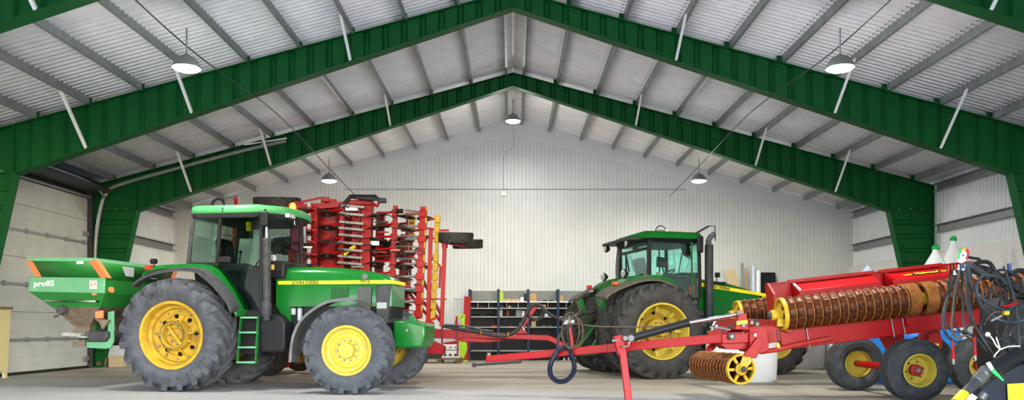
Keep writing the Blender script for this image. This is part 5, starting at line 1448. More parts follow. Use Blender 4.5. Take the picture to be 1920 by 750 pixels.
# centre frame and lower parts
cb().bar(V((-5.5, 17.3, .62)), V((-1.75, 17.45, .92)), .18, .22).bar(V((-5.5, 18.6, .62)), V((-1.75, 17.65, .92)), .18, .22).build('centre_frame', RD, cu_, bevel=.012)
cb().bar(V((-5.2, 16.95, .5)), V((-5.2, 18.9, .5)), .12, .14).bar(V((-3.2, 17.2, .5)), V((-3.2, 18.8, .5)), .12, .14).build('wheel_axle', RD, cu_)
cb().bar(V((-5.4, 17.0, .7)), V((-5.4, 18.6, .7)), .16, 1.2).build('wing_hinge', RD, cu_, bevel=.02)
cb().bar(V((-2.7, 16.9, .85)), V((-2.7, 18.5, .85)), .16, .5).build('wing_hinge', RD, cu_, bevel=.02)
cb().prism([at(x, y, 16.9) for x, y in [(798, 600), (812, 604), (812, 640), (800, 662), (790, 663), (792, 640)]], (0, .2, 0)).build('front_plate', RD, cu_, bevel=.01)
cb().prism([at(x, y, 16.95) for x, y in [(795, 655), (812, 640), (832, 650), (832, 664), (800, 664)]], (0, .5, 0)).build('front_foot', RD, cu_, bevel=.01)
cb().cyl(at(800, 668, 17.4), at(700, 678, 17.4), .15, 18).build('packer_roll', M['rubber_dusty'], cu_)
cb().box(*sorted((at(776, 655, 17.0).x, at(784, 655, 17.0).x)), 16.95, 17.1, at(776, 662, 17.0).z, at(776, 652, 17.0).z).build('clamp_block', M['imp_yellow'], cu_)
# drawbar
def dq(pts, d, t, name, m=RD, bv=.012): cb().prism([at(x, y, d) for x, y in pts], (0, t, 0)).build(name, m, cu_, bevel=bv)
dq([(795, 616), (860, 619), (868, 620), (868, 634), (860, 635), (795, 634)], 17.05, .30, 'drawbar_beam')
dq([(862, 620), (967, 627), (1029, 628.5), (1048, 637), (1068, 651), (1064, 658), (1046, 648), (1029, 639), (967, 636), (862, 634)], 17.12, .24, 'drawbar_beam')
dq([(840, 632), (868, 632), (945, 638), (930, 641), (913, 642.5), (868, 641)], 17.1, .28, 'drawbar_plate')
for x in (829, 858):
    cb().bar(at(x, 607, 17.0), at(x, 668, 17.0), .04, .03).build('frame_strap', M['red_dark'], cu_)
dq([(967, 626), (975, 608), (990, 626)], 17.15, .18, 'post_gusset')
cb().bar(at(972, 622, 17.2), at(1006, 572, 17.2), .10, .09, (0, 1, 0)).build('hose_post', RD, cu_, bevel=.008)
cb().bar(at(974, 606, 17.1), at(984, 619, 17.1), .03, .02).build('post_clip', M['white'], cu_)
for k, (r, dy) in enumerate(((.175, 0), (.155, .03), (.19, .06))):
    cb().torus(at(1003, 583, 17.05) + V((.01 * k, dy, -.01 * k)), (.1, 1, .05), r, .016, 36, 8).build('coiled_hose', M['hose'], cu_)
cb().tube([at(830, 611, 17.0), at(862, 617, 17.0), at(900, 623, 17.0), at(930, 629, 17.0), at(950, 629, 17.0), at(968, 620, 17.0), at(980, 604, 17.0), at(990, 582, 17.0), at(1000, 571, 17.0), at(1013, 573, 17.0), at(1026, 586, 17.0), at(1046, 597, 17.0), at(1062, 602, 17.0)], .040, 10, 5).build('thick_hose', M['hose'], cu_)
cb().tube([at(836, 609, 16.95), at(880, 613, 16.95), at(905, 619, 16.95), at(925, 621, 16.95)], .02, 8, 4).build('thin_hose', M['hose_grey'], cu_)
for x in (902, 953): cb().torus(at(x, 624 + (x > 930) * 4, 16.98), (1, 0, 0), .05, .012, 16, 6).build('hose_clip', M['imp_yellow'], cu_)
for x in (914, 923): cb().tube([at(x, 634, 17.0), at(x - 2, 648, 17.0), at(x + 2, 660, 17.2)], .006, 6, 3).build('cord', M['hose'], cu_)
# hoses from the drawbar up to the tractor's couplers
for k in range(6):
    a = at(1062 + k * 1.5, 602 + k, 17.0); b = B.o + B.h * -.72 + B.l * (-.22 + .08 * k) + V((0, 0, 1.42 - .04 * k)); m_ = (a + b) / 2 + V((0, 0, .05 + .07 * (k % 3) - .22 * (k > 3)))
    cb().tube([a, m_, b], .014, 8, 6).build('coupler_hose', M['hose_brown'] if k % 2 else M['hose'], cu_)
# tall red folding arm at the far end, seen past the cab roof
ar = cb().bar(at(444, 368, 17.9), at(437, 520, 17.9), .09, .09, (0, 1, 0)).bar(at(437, 520, 17.9), V((-6.2, 17.9, .6)), .1, .1, (0, 1, 0)).build('marker_arm', RD, cu_, bevel=.008)
for yy in (370, 442, 462): cb().tube([at(408, yy + 2, 17.8), at(425, yy, 17.8), at(444, yy + 1, 17.8)], .018, 8, 3).build('arm_link', RD if yy > 400 else M['steel'], ar)
cb().bar(V((-6.2, 17.9, .62)), V((-5.3, 17.9, .62)), .16, .16).build('centre_frame', RD, cu_)
cb().torus(at(409, 385, 17.8), (.2, 1, 0), .15, .03, 20, 8).build('hose_bow', M['hose'], cu_)
# ================================================================== shelving along the gable wall and what stands there
def rel(o):
    m = MB(); m.M = Matrix.Translation(-V(o.location)); return m
SD = 24.3
ux = [at(x, 0, SD).x for x in (880.5, 934.5, 990.5, 1046.5, 1102.5)]
sh = empty('steel_shelving', (ux[0], SD, 0)); tag(sh, 'grey steel shelving with dark blue uprights along the gable wall', 'shelving')
SZ = [.32, 1.06, 1.38, 1.65, 1.85]; top = 2.2
for i, x in enumerate(ux):
    u = rel(sh).box(x - .04, x + .04, SD, SD + .06, 0, top + .03).box(x - .04, x + .04, SD + .54, SD + .6, 0, top + .03).box(x - .01, x + .01, SD + .05, SD + .55, 0, top).build('upright', M['shelf_blue'], sh)
for i in range(4):
    for k, z in enumerate(SZ): rel(sh).box(ux[i] + .04, ux[i + 1] - .04, SD, SD + .6, z - .035, z).build('shelf', M['galv'] if k < 4 else M['white'], sh)
    rel(sh).box(ux[i] + .03, ux[i + 1] - .03, SD + .58, SD + .6, 0, 1.85).build('back_panel', M['shelf_dark'], sh)
    rel(sh).box(ux[i] + .03, ux[i + 1] - .03, SD + .58, SD + .6, 1.85, top).build('top_panel', M['shelf_grey'], sh)
    for f in (.28, .66):
        x = ux[i] + (ux[i + 1] - ux[i]) * f; rel(sh).box(x - .008, x + .008, SD + .02, SD + .58, 1.65, 1.815).build('divider', M['grey_steel'], sh)
def carton(name, px0, px1, z, h, m, label, cat, group=None, dd=.08, dep=.3, tape=True):
    x0, x1 = at(px0, 0, SD).x, at(px1, 0, SD).x
    o = MB().box(-(x1 - x0) / 2, (x1 - x0) / 2, 0, dep, 0, h).build(name, m, bevel=.006)
    o.location = ((x0 + x1) / 2, SD + dd, z + .001)
    if tape: MB().box(-.025, .025, -.003, dep + .003, h - .002, h + .003).build('tape_strip', M['board'], o)
    return tag(o, label, cat, group)
carton('box', 936.5, 943.5, 1.85, .30, M['lime_card'], 'upright yellow-green box on the top shelf of the shelving', 'box')
carton('box', 944, 959, 1.85, .08, M['card'], 'flat brown box beside the yellow-green box on the top shelf', 'box')
carton('box', 960, 975.5, 1.85, .075, M['card'], 'flat brown box beside the white box on the top shelf', 'box')
carton('box', 976, 982, 1.85, .13, M['white'], 'small white box on the top shelf beside the black canister', 'box', tape=False)
o = carton('canister', 983, 989, 1.85, .25, M['black'], 'black canister on the top shelf between white box and big carton', 'canister', tape=False)
MB().cyl((0, .15, .25), (0, .15, .28), .025, 10).build('canister_cap', M['white'], o)
carton('box', 992, 1006, 1.85, .25, M['card'], 'big brown carton on the top shelf above the coiled hose', 'box')
carton('box', 1048, 1056, 1.85, .19, M['card'], 'brown carton on the top shelf nearest the twin wheels', 'box')
carton('box', 938, 943.5, 1.65, .09, M['shelf_blue'], 'small dark blue box in the narrow compartment under the yellow-green box', 'box', tape=False)
carton('box', 953, 958, 1.65, .06, M['card'], 'small pale brown box in the narrow compartment under the flat cartons', 'box')
carton('box', 1017, 1024, 1.65, .11, M['card'], 'pale carton in the narrow compartment behind the coiled hose', 'box')
carton('tin', 936, 942, 1.38, .20, M['grey_steel'], 'grey tin standing beside the second blue upright', 'tin', tape=False)
carton('box', 949, 955, 1.38, .19, M['red_dark'], 'dark red box in the middle of the second shelving bay', 'box', tape=False)
carton('box', 967, 978, 1.38, .20, M['shelf_grey'], 'light grey box on the middle shelf, left of the hose', 'box', tape=False)
carton('box', 979, 984, 1.38, .18, M['white'], 'white box on the middle shelf beside the hose loop', 'box', tape=False)
carton('box', 1022, 1028, 1.38, .10, M['white'], 'small white box on the middle shelf right of the coiled hose', 'box', tape=False)
carton('box', 996, 1005, 1.06, .17, M['card'], 'brown carton on the shelf below the coiled hose', 'box', tape=False)
def lump(name, px, z, r, m, label, cat, sq=.7):
    p = at(px, 0, SD); o = MB().lathe([(.001, 0), (r, .0), (r * 1.02, r * .3), (r * .75, r * .8 * sq), (r * .3, r * sq * 1.1), (.001, r * sq * 1.15)], (0, 0, 0), (0, 0, 1), 9).build(name, m)
    o.location = (p.x, SD + .22, z + .001); o.scale = (1.3, .8, 1); return tag(o, label, cat)
for px, z, r, m, lab in ((892, 1.38, .10, 'rust', 'rusty casting at the red post end of the middle shelf'), (902, 1.38, .05, 'hose_brown', 'small brown machine part between the rusty casting and the black one'), (919, 1.38, .11, 'black', 'black machine part on the middle shelf of the first bay'),
                         (909, 1.38, .035, 'steel', 'small bare metal part beside the black one on the middle shelf'), (926, 1.06, .09, 'lens_red', 'red machine part on the shelf in the first bay'), (958, 1.06, .05, 'lens_red', 'small red part on the shelf in the second bay'),
                         (1020, 1.06, .06, 'steel', 'pale metal part on the shelf below the white box'), (1032, 1.06, .05, 'shelf_grey', 'grey metal part on the lower shelf nearest the twin wheels'), (1022, 1.85, .06, 'black', 'black bracket on the top shelf right of the big carton'), (1034, 1.85, .06, 'black', 'black bracket on the top shelf nearest the fourth blue upright'), (1037, 1.38, .06, 'rust', 'brown part on the middle shelf nearest the twin wheels')):
    lump('machine_part', px, z, r, M[m], lab, 'machine part')
# leaning red post and lime green machine part beside the shelving
o = MB().bar((0, 0, 0), (.07, .12, 1.98), .20, .12, (0, 1, 0)).build('red_post', M['red'], bevel=.012); put(o, (at(872, 0, 24.0).x, 24.0, .01)); tag(o, 'red steel post leaning on the end of the grey shelving', 'post')
MB().bar((-.02, .05, 1.9), (-.35, .05, 1.9), .03, .03).build('side_pin', M['grey_steel'], o)
lm = empty('lime_machine', (at(864, 0, 23.5).x, 23.5, 0)); tag(lm, 'lime green machine part standing beside the red post', 'machine part')
def lq(pts, name, m, d=23.5, t=.12): rel(lm).prism([at(x, y, d) for x, y in pts], (0, t, 0)).build(name, m, lm, bevel=.008)
lq([(860, 634), (866, 590), (872, 590), (871, 606), (876, 655), (870, 672), (862, 672)], 'lime_plate', M['lime'])
lq([(859, 590), (868, 588), (868, 597), (859, 597)], 'lime_head', M['lime'])
lq([(852, 614), (855, 593), (858, 593), (856, 614)], 'red_stripe_plate', M['red'], 23.4)
rel(lm).bar(at(854, 612, 23.52), at(864, 640, 23.52), .05, .05).box(lm.location.x - .2, lm.location.x + .2, 23.4, 23.7, 0, .05).build('lime_base', M['lime'], lm)
# pallet with a white pump unit
pl = empty('wooden_pallet', (at(826, 0, 22.9).x, 22.9, 0)); tag(pl, 'grey wooden pallet on the floor under the cultivator drawbar', 'pallet')
for k in range(5): MB().box(-.62, .62, -.4 + k * .19, -.4 + k * .19 + .12, .115, .14).build('deck_board', M['wood'], pl)
for x in (-.56, 0, .56):
    for y in (-.34, .0, .34): MB().box(x - .07, x + .07, y - .06, y + .07, .02, .115).build('pallet_block', M['wood'], pl)
    MB().box(x - .06, x + .06, -.4, .48, 0, .02).build('runner_board', M['wood'], pl)
pu = empty('pump_unit', (at(845, 0, 22.8).x, 22.8, .142)); tag(pu, 'white valve unit with black knobs standing on the wooden pallet', 'valve unit')
MB().box(-.26, .26, -.12, .2, 0, .22).box(-.24, .24, -.1, .18, .24, .40).build('valve_block', M['white'], pu, bevel=.012)
MB().box(-.24, .24, -.08, .16, .2, .26).build('valve_gap', M['dark_grey'], pu)
for k in range(3):
    x = -.15 + .15 * k; MB().cyl((x, -.12, .1), (x, -.17, .1), .035, 12).build('knob', M['black'], pu); MB().cyl((x, -.1, .32), (x, -.14, .32), .028, 12).build('knob', M['steel'], pu)
MB().bar((-.2, .05, .4), (.2, .05, .46), .1, .1).build('pipe_top', M['red'], pu)
dp = empty('dark_crate', (at(812, 0, 22.8).x, 22.8, .142)); tag(dp, 'dark low metal crate on the wooden pallet', 'crate')
MB().box(-.3, .24, -.1, .25, 0, .24).build('crate_body', M['dark_grey'], dp, bevel=.01); MB().box(-.32, .26, -.12, .27, .24, .27).build('crate_lid', M['shelf_grey'], dp)

# things leaning on the gable beside the big tractor
def lean(name, pts, d, t, m, label, cat, back=.25, frame=None):
    P = [at(x, y, d) for x, y in pts]
    zt = max(p.z for p in P); base = V((sum(p.x for p in P) / len(P), d, 0))
    f = lambda p: V((p.x - base.x, back * p.z / zt, p.z))
    # carry the outline down to the floor
    o = MB().prism([f(p) for p in P], (0, t, 0)).build(name, m, bevel=.004); o.location = base
    if frame: frame(o)
    return tag(o, label, cat)
fl_ = lambda x: (x, 674.5)
lean('board', [(1364, 505), (1383, 503.5), (1402, 575), (1415, 673.5), (1396, 674)], 24.55, .02, M['board'], 'beige board leaning on the gable behind the sloping green hood', 'board', .3)
lean('metal_strip', [(1395, 491), (1398.5, 491), (1397, 674), (1393, 674)], 24.95, .05, M['galv'], 'narrow grey metal strip leaning on the gable beside the beige board', 'strip', .3)
lean('pale_strip', [(1403, 502), (1406.5, 502), (1404, 674), (1400, 674)], 24.9, .04, M['card'], 'narrow pale wooden strip leaning on the gable beside the blue sheet roll', 'strip', .3)
def roll_(name, px, ytop, r, m, label):
    a = at(px, ytop, 25.1); o = MB().cyl((0, 0, 0), (a.x - at(px, 0, 24.85).x, .25, a.z), r, 20).build(name, m); o.location = (at(px, 0, 24.85).x, 24.8, 0); MB().cyl((a.x - at(px, 0, 24.85).x, .25, a.z), (a.x - at(px, 0, 24.85).x, .252, a.z + .02), r * .6, 16).build('roll_core', M['card'], o); return tag(o, label, 'roll')
roll_('sheet_roll', 1412, 498, .06, M['pale_blue'], 'pale blue plastic roll standing against the gable')
roll_('sheet_roll', 1421, 507, .075, M['white_bag'], 'white plastic roll beside the black mesh panel')
mp = lean('mesh_panel', [(1430, 509.5), (1459.5, 509.5), (1461, 674), (1434, 674)], 24.95, .05, M['black'], 'black panel leaning on the gable above the red tray', 'panel', .3)
mb = MB(); q0 = at(1460.5, 512, 24.95)
lean('grey_sheet', [(1459.5, 512), (1464, 530), (1470, 674), (1461, 674)], 24.98, .03, M['shelf_grey'], 'grey sheet behind the black panel on the gable', 'sheet', .3)

# big bags by the plain side wall
def big_bag(name, x, y, z, w, dp, h, m, label, peak=0., tie=None, deg=0, group=None):
    rings = []; n = 28
    def sec(zz, fx, fy, e=.35):
        out = []
        for k in range(n):
            t = 2 * pi * k / n; c, s = cos(t), sin(t)
            wob = 1 + .018 * sin(5 * t + zz * 9) + .012 * sin(9 * t - zz * 7)
            out.append(V((math.copysign(abs(c) ** e, c) * w / 2 * fx * wob, math.copysign(abs(s) ** e, s) * dp / 2 * fy * wob, zz)))
        return out
    prof = [(0, .93, .93, .3), (.06 * h, 1, 1, .3), (.5 * h, 1.03, 1.03, .35), (.9 * h, .99, .99, .38), (h, .88, .88, .45)]
    if peak: prof += [(h + peak * .1, .82, .82, .5), (h + peak * .5, .48, .46, .65), (h + peak * .9, .12, .12, 1.), (h + peak, .09, .09, 1.)]
    elif h < .2: prof += [(h + .01, .3, .3, .7), (h + .012, .1, .1, .8)]
    else: prof += [(h + .04, .6, .6, .6), (h + .05, .1, .1, .8)]
    o = MB().loft([sec(*p) for p in prof]).build(name, m, ang=60)
    put(o, (x, y, z), deg)
    if tie: MB().lathe([(.03, 0), (.07, .02), (.08, .05), (.06, .10), (.03, .12)], (0, 0, h + peak - .05), (.15, 0, 1), 16).build('bag_tie', tie, o)
    for sx in (-1, 1):
        for sy_ in ((-1, 1) if not peak and h > .2 else ()):
            MB().tube([(sx * w * .40, sy_ * dp * .38, h * .9), (sx * w * .36, sy_ * dp * .30, h + .16), (sx * w * .22, sy_ * dp * .30, h + .17), (sx * w * .18, sy_ * dp * .36, h * .96)], .018, 6, 4).build('lifting_strap', m, o)
    return tag(o, label, 'big bag', group)
big_bag('big_bag', 4.48, 15.32, 0, 1.26, .74, 1.0, M['white_bag'], 'plain white big bag standing behind the small rusty roll at the red frame', 0, None, 4)
big_bag('big_bag', 8.35, 19.4, 0, .95, .95, 1.05, M['printed_bag'], 'white big bag with faint blue print, behind the dark transport wheel', 0, None, -6)
big_bag('big_bag', 7.35, 19.9, 0, .95, .95, 1.02, M['grey_bag'], 'greyish big bag behind the front wheel of the big tractor', 0, None, 3)
big_bag('big_bag', 7.1, 15.45, 0, .98, 1.0, 1.0, M['blue_bag'], 'blue big bag behind the axle of the red roller', 0, None, 5)
big_bag('big_bag', 8.22, 15.35, 0, .92, 1.0, .98, M['blue_bag'], 'blue big bag nearer the side wall, behind the yellow-rimmed wheels', 0, None, -4)
big_bag('big_bag', 9.03, 16.6, 0, 1.0, .95, 1.05, M['white_bag'], 'lower white big bag under the one with the shorter green-tied peak', 0, None, 3)
big_bag('big_bag', 10.1, 17.75, 0, 1.0, 1.0, 1.05, M['white_bag'], 'lower white big bag under the tallest green-tied peak', 0, None, -3)
big_bag('big_bag', 9.0, 16.6, 1.30, 1.0, .95, .55, M['white_bag'], 'white peaked big bag with a green tie, the lower of the two peaks', .90, M['bright_green'], 6)
big_bag('big_bag', 10.03, 17.75, 1.30, 1.0, 1.0, .62, M['white_bag'], 'white peaked big bag with a green tie, the taller of the two peaks', 1.14, M['bright_green'], -4)
big_bag('big_bag', 7.75, 16.9, 0, .9, .9, 1.15, M['white_bag'], 'lower white big bag under the pale blue bag behind the tray', 0, None, 3)
big_bag('big_bag', 7.7, 16.9, 1.38, .75, .7, .6, M['pale_blue'], 'pale bluish bag top showing just above the red tray', .42, None, 8)
for k in range(4):
    o = big_bag('seed_sack', 7.02 + .03 * (k % 2), 20.9, .15 * k, .62, .42, .12, M['white_bag'], ['white sack lying at the bottom of the small stack behind the front wheel', 'second white sack from the floor in the small stack', 'third white sack from the floor in the small stack', 'topmost white sack of the small stack behind the front wheel'][k], 0, None, 5 * (k % 2)); o['category'] = 'sack'
# yellow container at the sectional door
yc = empty('container', (-10.71, 15.9, 0)); yc.scale = (.45, 1, 1); tag(yc, 'worn cream yellow container beside the sectional door', 'container')
MB().loft([[V((-.42, -.4, .14)), V((.30, -.4, .14)), V((.30, .4, .14)), V((-.42, .4, .14))], [V((-.46, -.45, 1.44)), V((.38, -.45, 1.44)), V((.38, .45, 1.44)), V((-.46, .45, 1.44))]]).build('container_body', M['cream'], yc, bevel=.012)
MB().bar((-.48, -.46, 1.46), (.42, -.46, 1.46), .06, .05).bar((.40, -.46, 1.46), (.40, .46, 1.46), .06, .05).bar((-.48, .46, 1.46), (.42, .46, 1.46), .06, .05).build('container_rim', M['wood'], yc)
for x in (-.36, .24):
    for y in (-.34, .34): MB().box(x - .05, x + .05, y - .05, y + .05, 0, .16).build('container_foot', M['cream'], yc)
MB().box(.18, .30, -.44, -.41, .3, 1.3).build('corner_post', M['cream'], yc)
# low blocks by the foot of the door post
o = MB().box(-.18, .18, -.15, .15, 0, .28).build('wooden_block', M['board'], bevel=.01); put(o, (-10.45, 20.6, 0)); tag(o, 'pale wooden block on the floor at the far foot of the sectional door', 'block')
o = MB().box(-.14, .14, -.15, .15, 0, .26).build('wooden_block', M['wood'], bevel=.01); put(o, (-10.8, 20.55, 0)); tag(o, 'dark wooden block on the floor beside the pale block', 'block')
# ================================================================== dark implement with hoses and drive shaft at the edge of the picture
IO = V((5.6, 8.8, 0))
im = empty('mounted_implement', IO); tag(im, 'dark implement hung with many black hoses and a drive shaft beside the red roller', 'implement')
def ib():
    m = MB(); m.M = Matrix.Translation(-IO); return m
def ip(pts, d): return [at(x, y, d) for x, y in pts]
# body
ib().prism(ip([(1886, 600), (1888, 572), (1896, 556), (2000, 560), (2000, 790), (1896, 790), (1876, 690), (1876, 640)], 9.3), (0, .5, 0)).build('rear_frame', M['black'], im, bevel=.03)
ib().prism(ip([(1816, 500), (1830, 494), (1856, 500), (1880, 512), (1940, 546), (1940, 566), (1890, 536), (1860, 520), (1838, 512)], 9.2), (0, .16, 0)).build('upper_arm', M['black'], im, bevel=.015)
ib().prism(ip([(1840, 728), (1866, 708), (1912, 682), (2010, 690), (2010, 815), (1842, 815)], 8.7), (0, .25, 0)).build('side_plate', M['plate_dark'], im, bevel=.012)
ib().prism(ip([(1888, 720), (1990, 714), (1990, 800), (1892, 800)], 8.68), (0, -.01, 0)).build('yellow_plate', M['stripe'], im)
ib().box(5.3, 6.9, 8.7, 9.9, .0, .06).build('skid', M['black'], im)
ib().cyl(at(1891.5, 494, 9.3), at(1896, 540, 9.3), .022, 12).build('blue_tube', M['tube_blue'], im)
for pts, r in ((((1812, 481), (1824, 484), (1836, 486), (1838, 493)), .016), (((1820, 498), (1834, 492), (1850, 491), (1858, 496), (1864, 506)), .024), (((1894, 515), (1906, 508), (1920, 508), (1940, 512)), .028)):
    ib().tube(ip(pts, 9.1), r, 8, 4).build('bent_tube', M['black'], im)
# hose rack with its coloured scale
ib().bar(at(1776, 502, 9.05), at(1820, 498, 9.05), .06, .05).bar(at(1818, 498, 9.05), at(1850, 520, 9.25), .07, .07).build('hose_rack', M['dark_grey'], im, bevel=.006)
for k, px in enumerate((1778, 1785, 1791, 1797, 1803, 1809)):
    p = at(px, 501 - k * .6, 9.0); ib().cyl(p + V((0, 0, .02)), p + V((0, 0, -.09)), .018, 8).build('hose_coupling', M[['red', 'rust', 'red', 'steel', 'tube_blue', 'steel'][k]], im)
for px, y0, m in ((1796, 507, 'white'), (1806, 507, 'white'), (1790, 510, 'white'), (1808, 510, 'tube_blue')):
    a = at(px, y0, 8.95); ib().box(a.x - .015, a.x + .015, a.y - .01, a.y + .01, a.z - .035, a.z + .02).build('hose_tag', M[m], im)
gc = at(1806, 479, 9.0); ga = V((-.35, -.9, .05)).normalized(); gu = V((0, 0, 1)); gs = gu.cross(ga).normalized()
def gp(a, r, o=0): return gc + gs * (r * .75 * cos(a)) * 1. + V((.022, 0, .085)).normalized() * (r * 1.15 * sin(a)) + ga * o
ib().prism([gp(2 * pi * k / 24, .078) for k in range(24)], -ga * .012).build('scale_plate', M['white'], im)
for a0, a1, m in ((-40, 75, 'red'), (75, 125, 'imp_yellow'), (125, 215, 'bright_green')):
    s0, n = radians(a0), 8; s1 = radians(a1)
    pts = [gp(s0 + (s1 - s0) * k / n, .078, .002) for k in range(n + 1)] + [gp(s1 + (s0 - s1) * k / n, .046, .002) for k in range(n + 1)]
    ib().prism(pts, ga * .003).build('scale_colour', M[m], im)
ib().cyl(gp(0, 0, .002), gp(0, 0, .008), .012, 10).build('scale_pivot', M['dark_grey'], im)
ib().bar(gc + V((0, .01, -.09)), at(1806, 499, 9.02), .03, .012).build('scale_stem', M['dark_grey'], im)
# hoses
H = [  # pixels, depth, radius, material
    ([(1794, 506), (1788, 530), (1776, 560), (1768, 590), (1768, 612), (1776, 630), (1790, 640), (1800, 640)], 8.95, .020, 'hose_grey'),
    ([(1786, 506), (1782, 540), (1774, 575), (1772, 600), (1782, 618), (1806, 624), (1830, 634), (1850, 660)], 9.0, .016, 'hose'),
    ([(1798, 508), (1790, 545), (1786, 585), (1784, 612), (1792, 632), (1812, 628)], 8.92, .018, 'hose_brown'),
    ([(1804, 508), (1804, 545), (1806, 580), (1808, 612), (1820, 630)], 8.96, .020, 'hose_grey'),
    ([(1812, 500), (1814, 540), (1818, 575), (1826, 605), (1846, 640), (1866, 668), (1890, 682), (1925, 683)], 8.88, .018, 'hose_grey'),
    ([(1815, 492), (1817, 520), (1828, 545), (1850, 566), (1880, 580), (1905, 580), (1930, 568)], 8.85, .026, 'hose_steelblue'),
    ([(1862, 518), (1846, 515), (1834, 528), (1831, 545), (1838, 570), (1856, 590), (1880, 602), (1905, 604), (1930, 596)], 8.82, .024, 'hose_steelblue'),
    ([(1866, 518), (1880, 526), (1892, 545), (1902, 562), (1898, 575), (1880, 577)], 8.9, .020, 'hose_grey'),
    ([(1882, 500), (1892, 530), (1902, 560), (1908, 600), (1912, 650), (1914, 690)], 8.8, .018, 'hose_grey'),
    ([(1915, 520), (1914, 545), (1906, 562), (1898, 600), (1900, 650)], 8.95, .016, 'hose'),
    ([(1854, 570), (1860, 535), (1868, 526), (1884, 540), (1890, 570)], 8.95, .016, 'hose'),
    ([(1820, 508), (1822, 550), (1822, 590), (1810, 618), (1790, 622)], 9.05, .016, 'hose'),
    ([(1836, 540), (1840, 580), (1838, 610), (1850, 640), (1880, 650)], 9.05, .018, 'hose'),
    ([(1868, 608), (1870, 625), (1884, 640), (1898, 622), (1902, 590)], 8.85, .012, 'hose'),
    ([(1896, 660), (1906, 640), (1922, 628)], 8.75, .020, 'hose'),
    ([(1858, 512), (1880, 506), (1900, 515), (1918, 530), (1924, 560)], 9.15, .022, 'hose'),
    ([(1776, 632), (1800, 622), (1824, 628), (1846, 652)], 8.9, .014, 'hose_grey'),
    ([(1840, 700), (1862, 692), (1886, 676), (1905, 655)], 8.7, .012, 'hose_grey'),
    ([(1780, 508), (1777, 550), (1770, 585), (1771, 618), (1784, 636)], 9.1, .014, 'hose'),
    ([(1842, 560), (1862, 548), (1884, 560), (1896, 590), (1890, 615)], 9.0, .014, 'hose'),
    ([(1800, 506), (1796, 540), (1790, 575), (1790, 604), (1802, 622), (1826, 640)], 9.0, .014, 'hose'),
    ([(1808, 506), (1812, 540), (1816, 590), (1836, 622), (1860, 636), (1890, 640)], 8.9, .014, 'hose_grey'),
    ([(1866, 522), (1876, 545), (1872, 575), (1858, 592), (1846, 610)], 9.0, .014, 'hose'),
    ([(1884, 530), (1900, 548), (1916, 556), (1930, 552)], 8.9, .018, 'hose'),
    ([(1846, 540), (1868, 552), (1890, 570), (1912, 600), (1926, 640)], 8.95, .016, 'hose_grey'),
    ([(1850, 600), (1866, 585), (1886, 590), (1896, 612), (1892, 640)], 8.9, .012, 'hose_brown'),
    ([(1870, 640), (1884, 630), (1900, 634), (1922, 652)], 8.75, .016, 'hose'),
]
for pts, d, r, m in H:
    P = [at(x, y, d + .10 * sin(i * 1.3 + r * 300)) for i, (x, y) in enumerate(pts)]
    ib().tube(P, r * .72, 8, 6).build('hose', M[m], im)
for px, y in ((1786, 655), (1827, 648)):
    a = at(px, y - 16, 8.85); b = at(px + 1, y + 8, 8.85); c = at(px + 2, y + 28, 8.85)
    q = ib().cyl(a, b, .014, 8).cyl(b, b + (c - b) * .5, .020, 10).build('quick_coupling', M['red'], im)
    ib().cyl(b + (c - b) * .5, c, .016, 10).build('coupling_tip', M['steel'], q)
ib().tube([at(1822, 632, 8.85), at(1826, 640, 8.85), at(1828, 652, 8.85)], .008, 6, 3).build('red_cord', M['red'], im)
# drive shaft with its boot
a, b, c = at(1792, 756, 8.2), at(1838, 707, 8.4), at(1912, 662, 8.8)
pt = ib().cyl(a, b, .054, 24).build('shaft_tube', M['dark_grey'], im)
ib().cyl(a, a + (b - a) * .34, .058, 24).build('yellow_band', M['stripe'], pt)
ib().lathe([(.045, 0), (.063, .02), (.067, .10), (.06, .13), (.072, .15), (.072, .22), (.05, .24)], b - (b - a).normalized() * .1, b - a, 24).build('shaft_joint', M['grey_steel2'], pt)
bo = []
L = (c - b).length
for k in range(13):
    bo.append(((.072 + .04 * k / 12) * (1.10 if k % 2 else .92), .12 + (L - .1) * k / 12))
ib().lathe(bo, b, c - b, 24).build('shaft_boot', M['black'], pt)
ib().cyl(at(1838, 748, 8.3), at(1846, 738, 8.3), .045, 14).build('shaft_end', M['grey_steel2'], pt)
ib().prism(ip([(1811, 748), (1822, 738), (1832, 745), (1822, 756)], 8.15), (0, -.01, 0)).build('paper_tag', M['white'], pt)
# twine and the green clamp
for pts in (((1850, 625), (1860, 634), (1868, 648), (1875, 655)), ((1868, 632), (1872, 645), (1876, 656)), ((1875, 656), (1890, 650), (1912, 649)), ((1876, 654), (1866, 665), (1864, 670))):
    ib().tube(ip(pts, 8.6), .008, 6, 4).build('twine', M['rope'], im)
ib().ball(at(1852, 627, 8.6), .028, 6).build('twine_knot', M['rope'], im)
ib().bar(at(1852, 680, 8.35), at(1862, 696, 8.35), .035, .03, (0, 1, 0)).build('shaft_clip', M['white'], im)
ib().bar(at(1860, 694, 8.33), at(1881, 714, 8.3), .045, .03, (0, 1, 0), .015, .02).build('shaft_clip', M['bright_green'], im)
ib().cbox(at(1886, 587, 8.8), .06, .05, .045).build('brass_fitting', M['imp_yellow'], im, bevel=.006)
ib().tube(ip([(1858, 602), (1866, 598), (1878, 592)], 8.8), .014, 8, 3).build('brass_pipe', M['steel'], im)
ib().cyl(at(1880, 576, 8.8), at(1908, 568, 8.8), .014, 8).build('red_knob', M['red'], im)

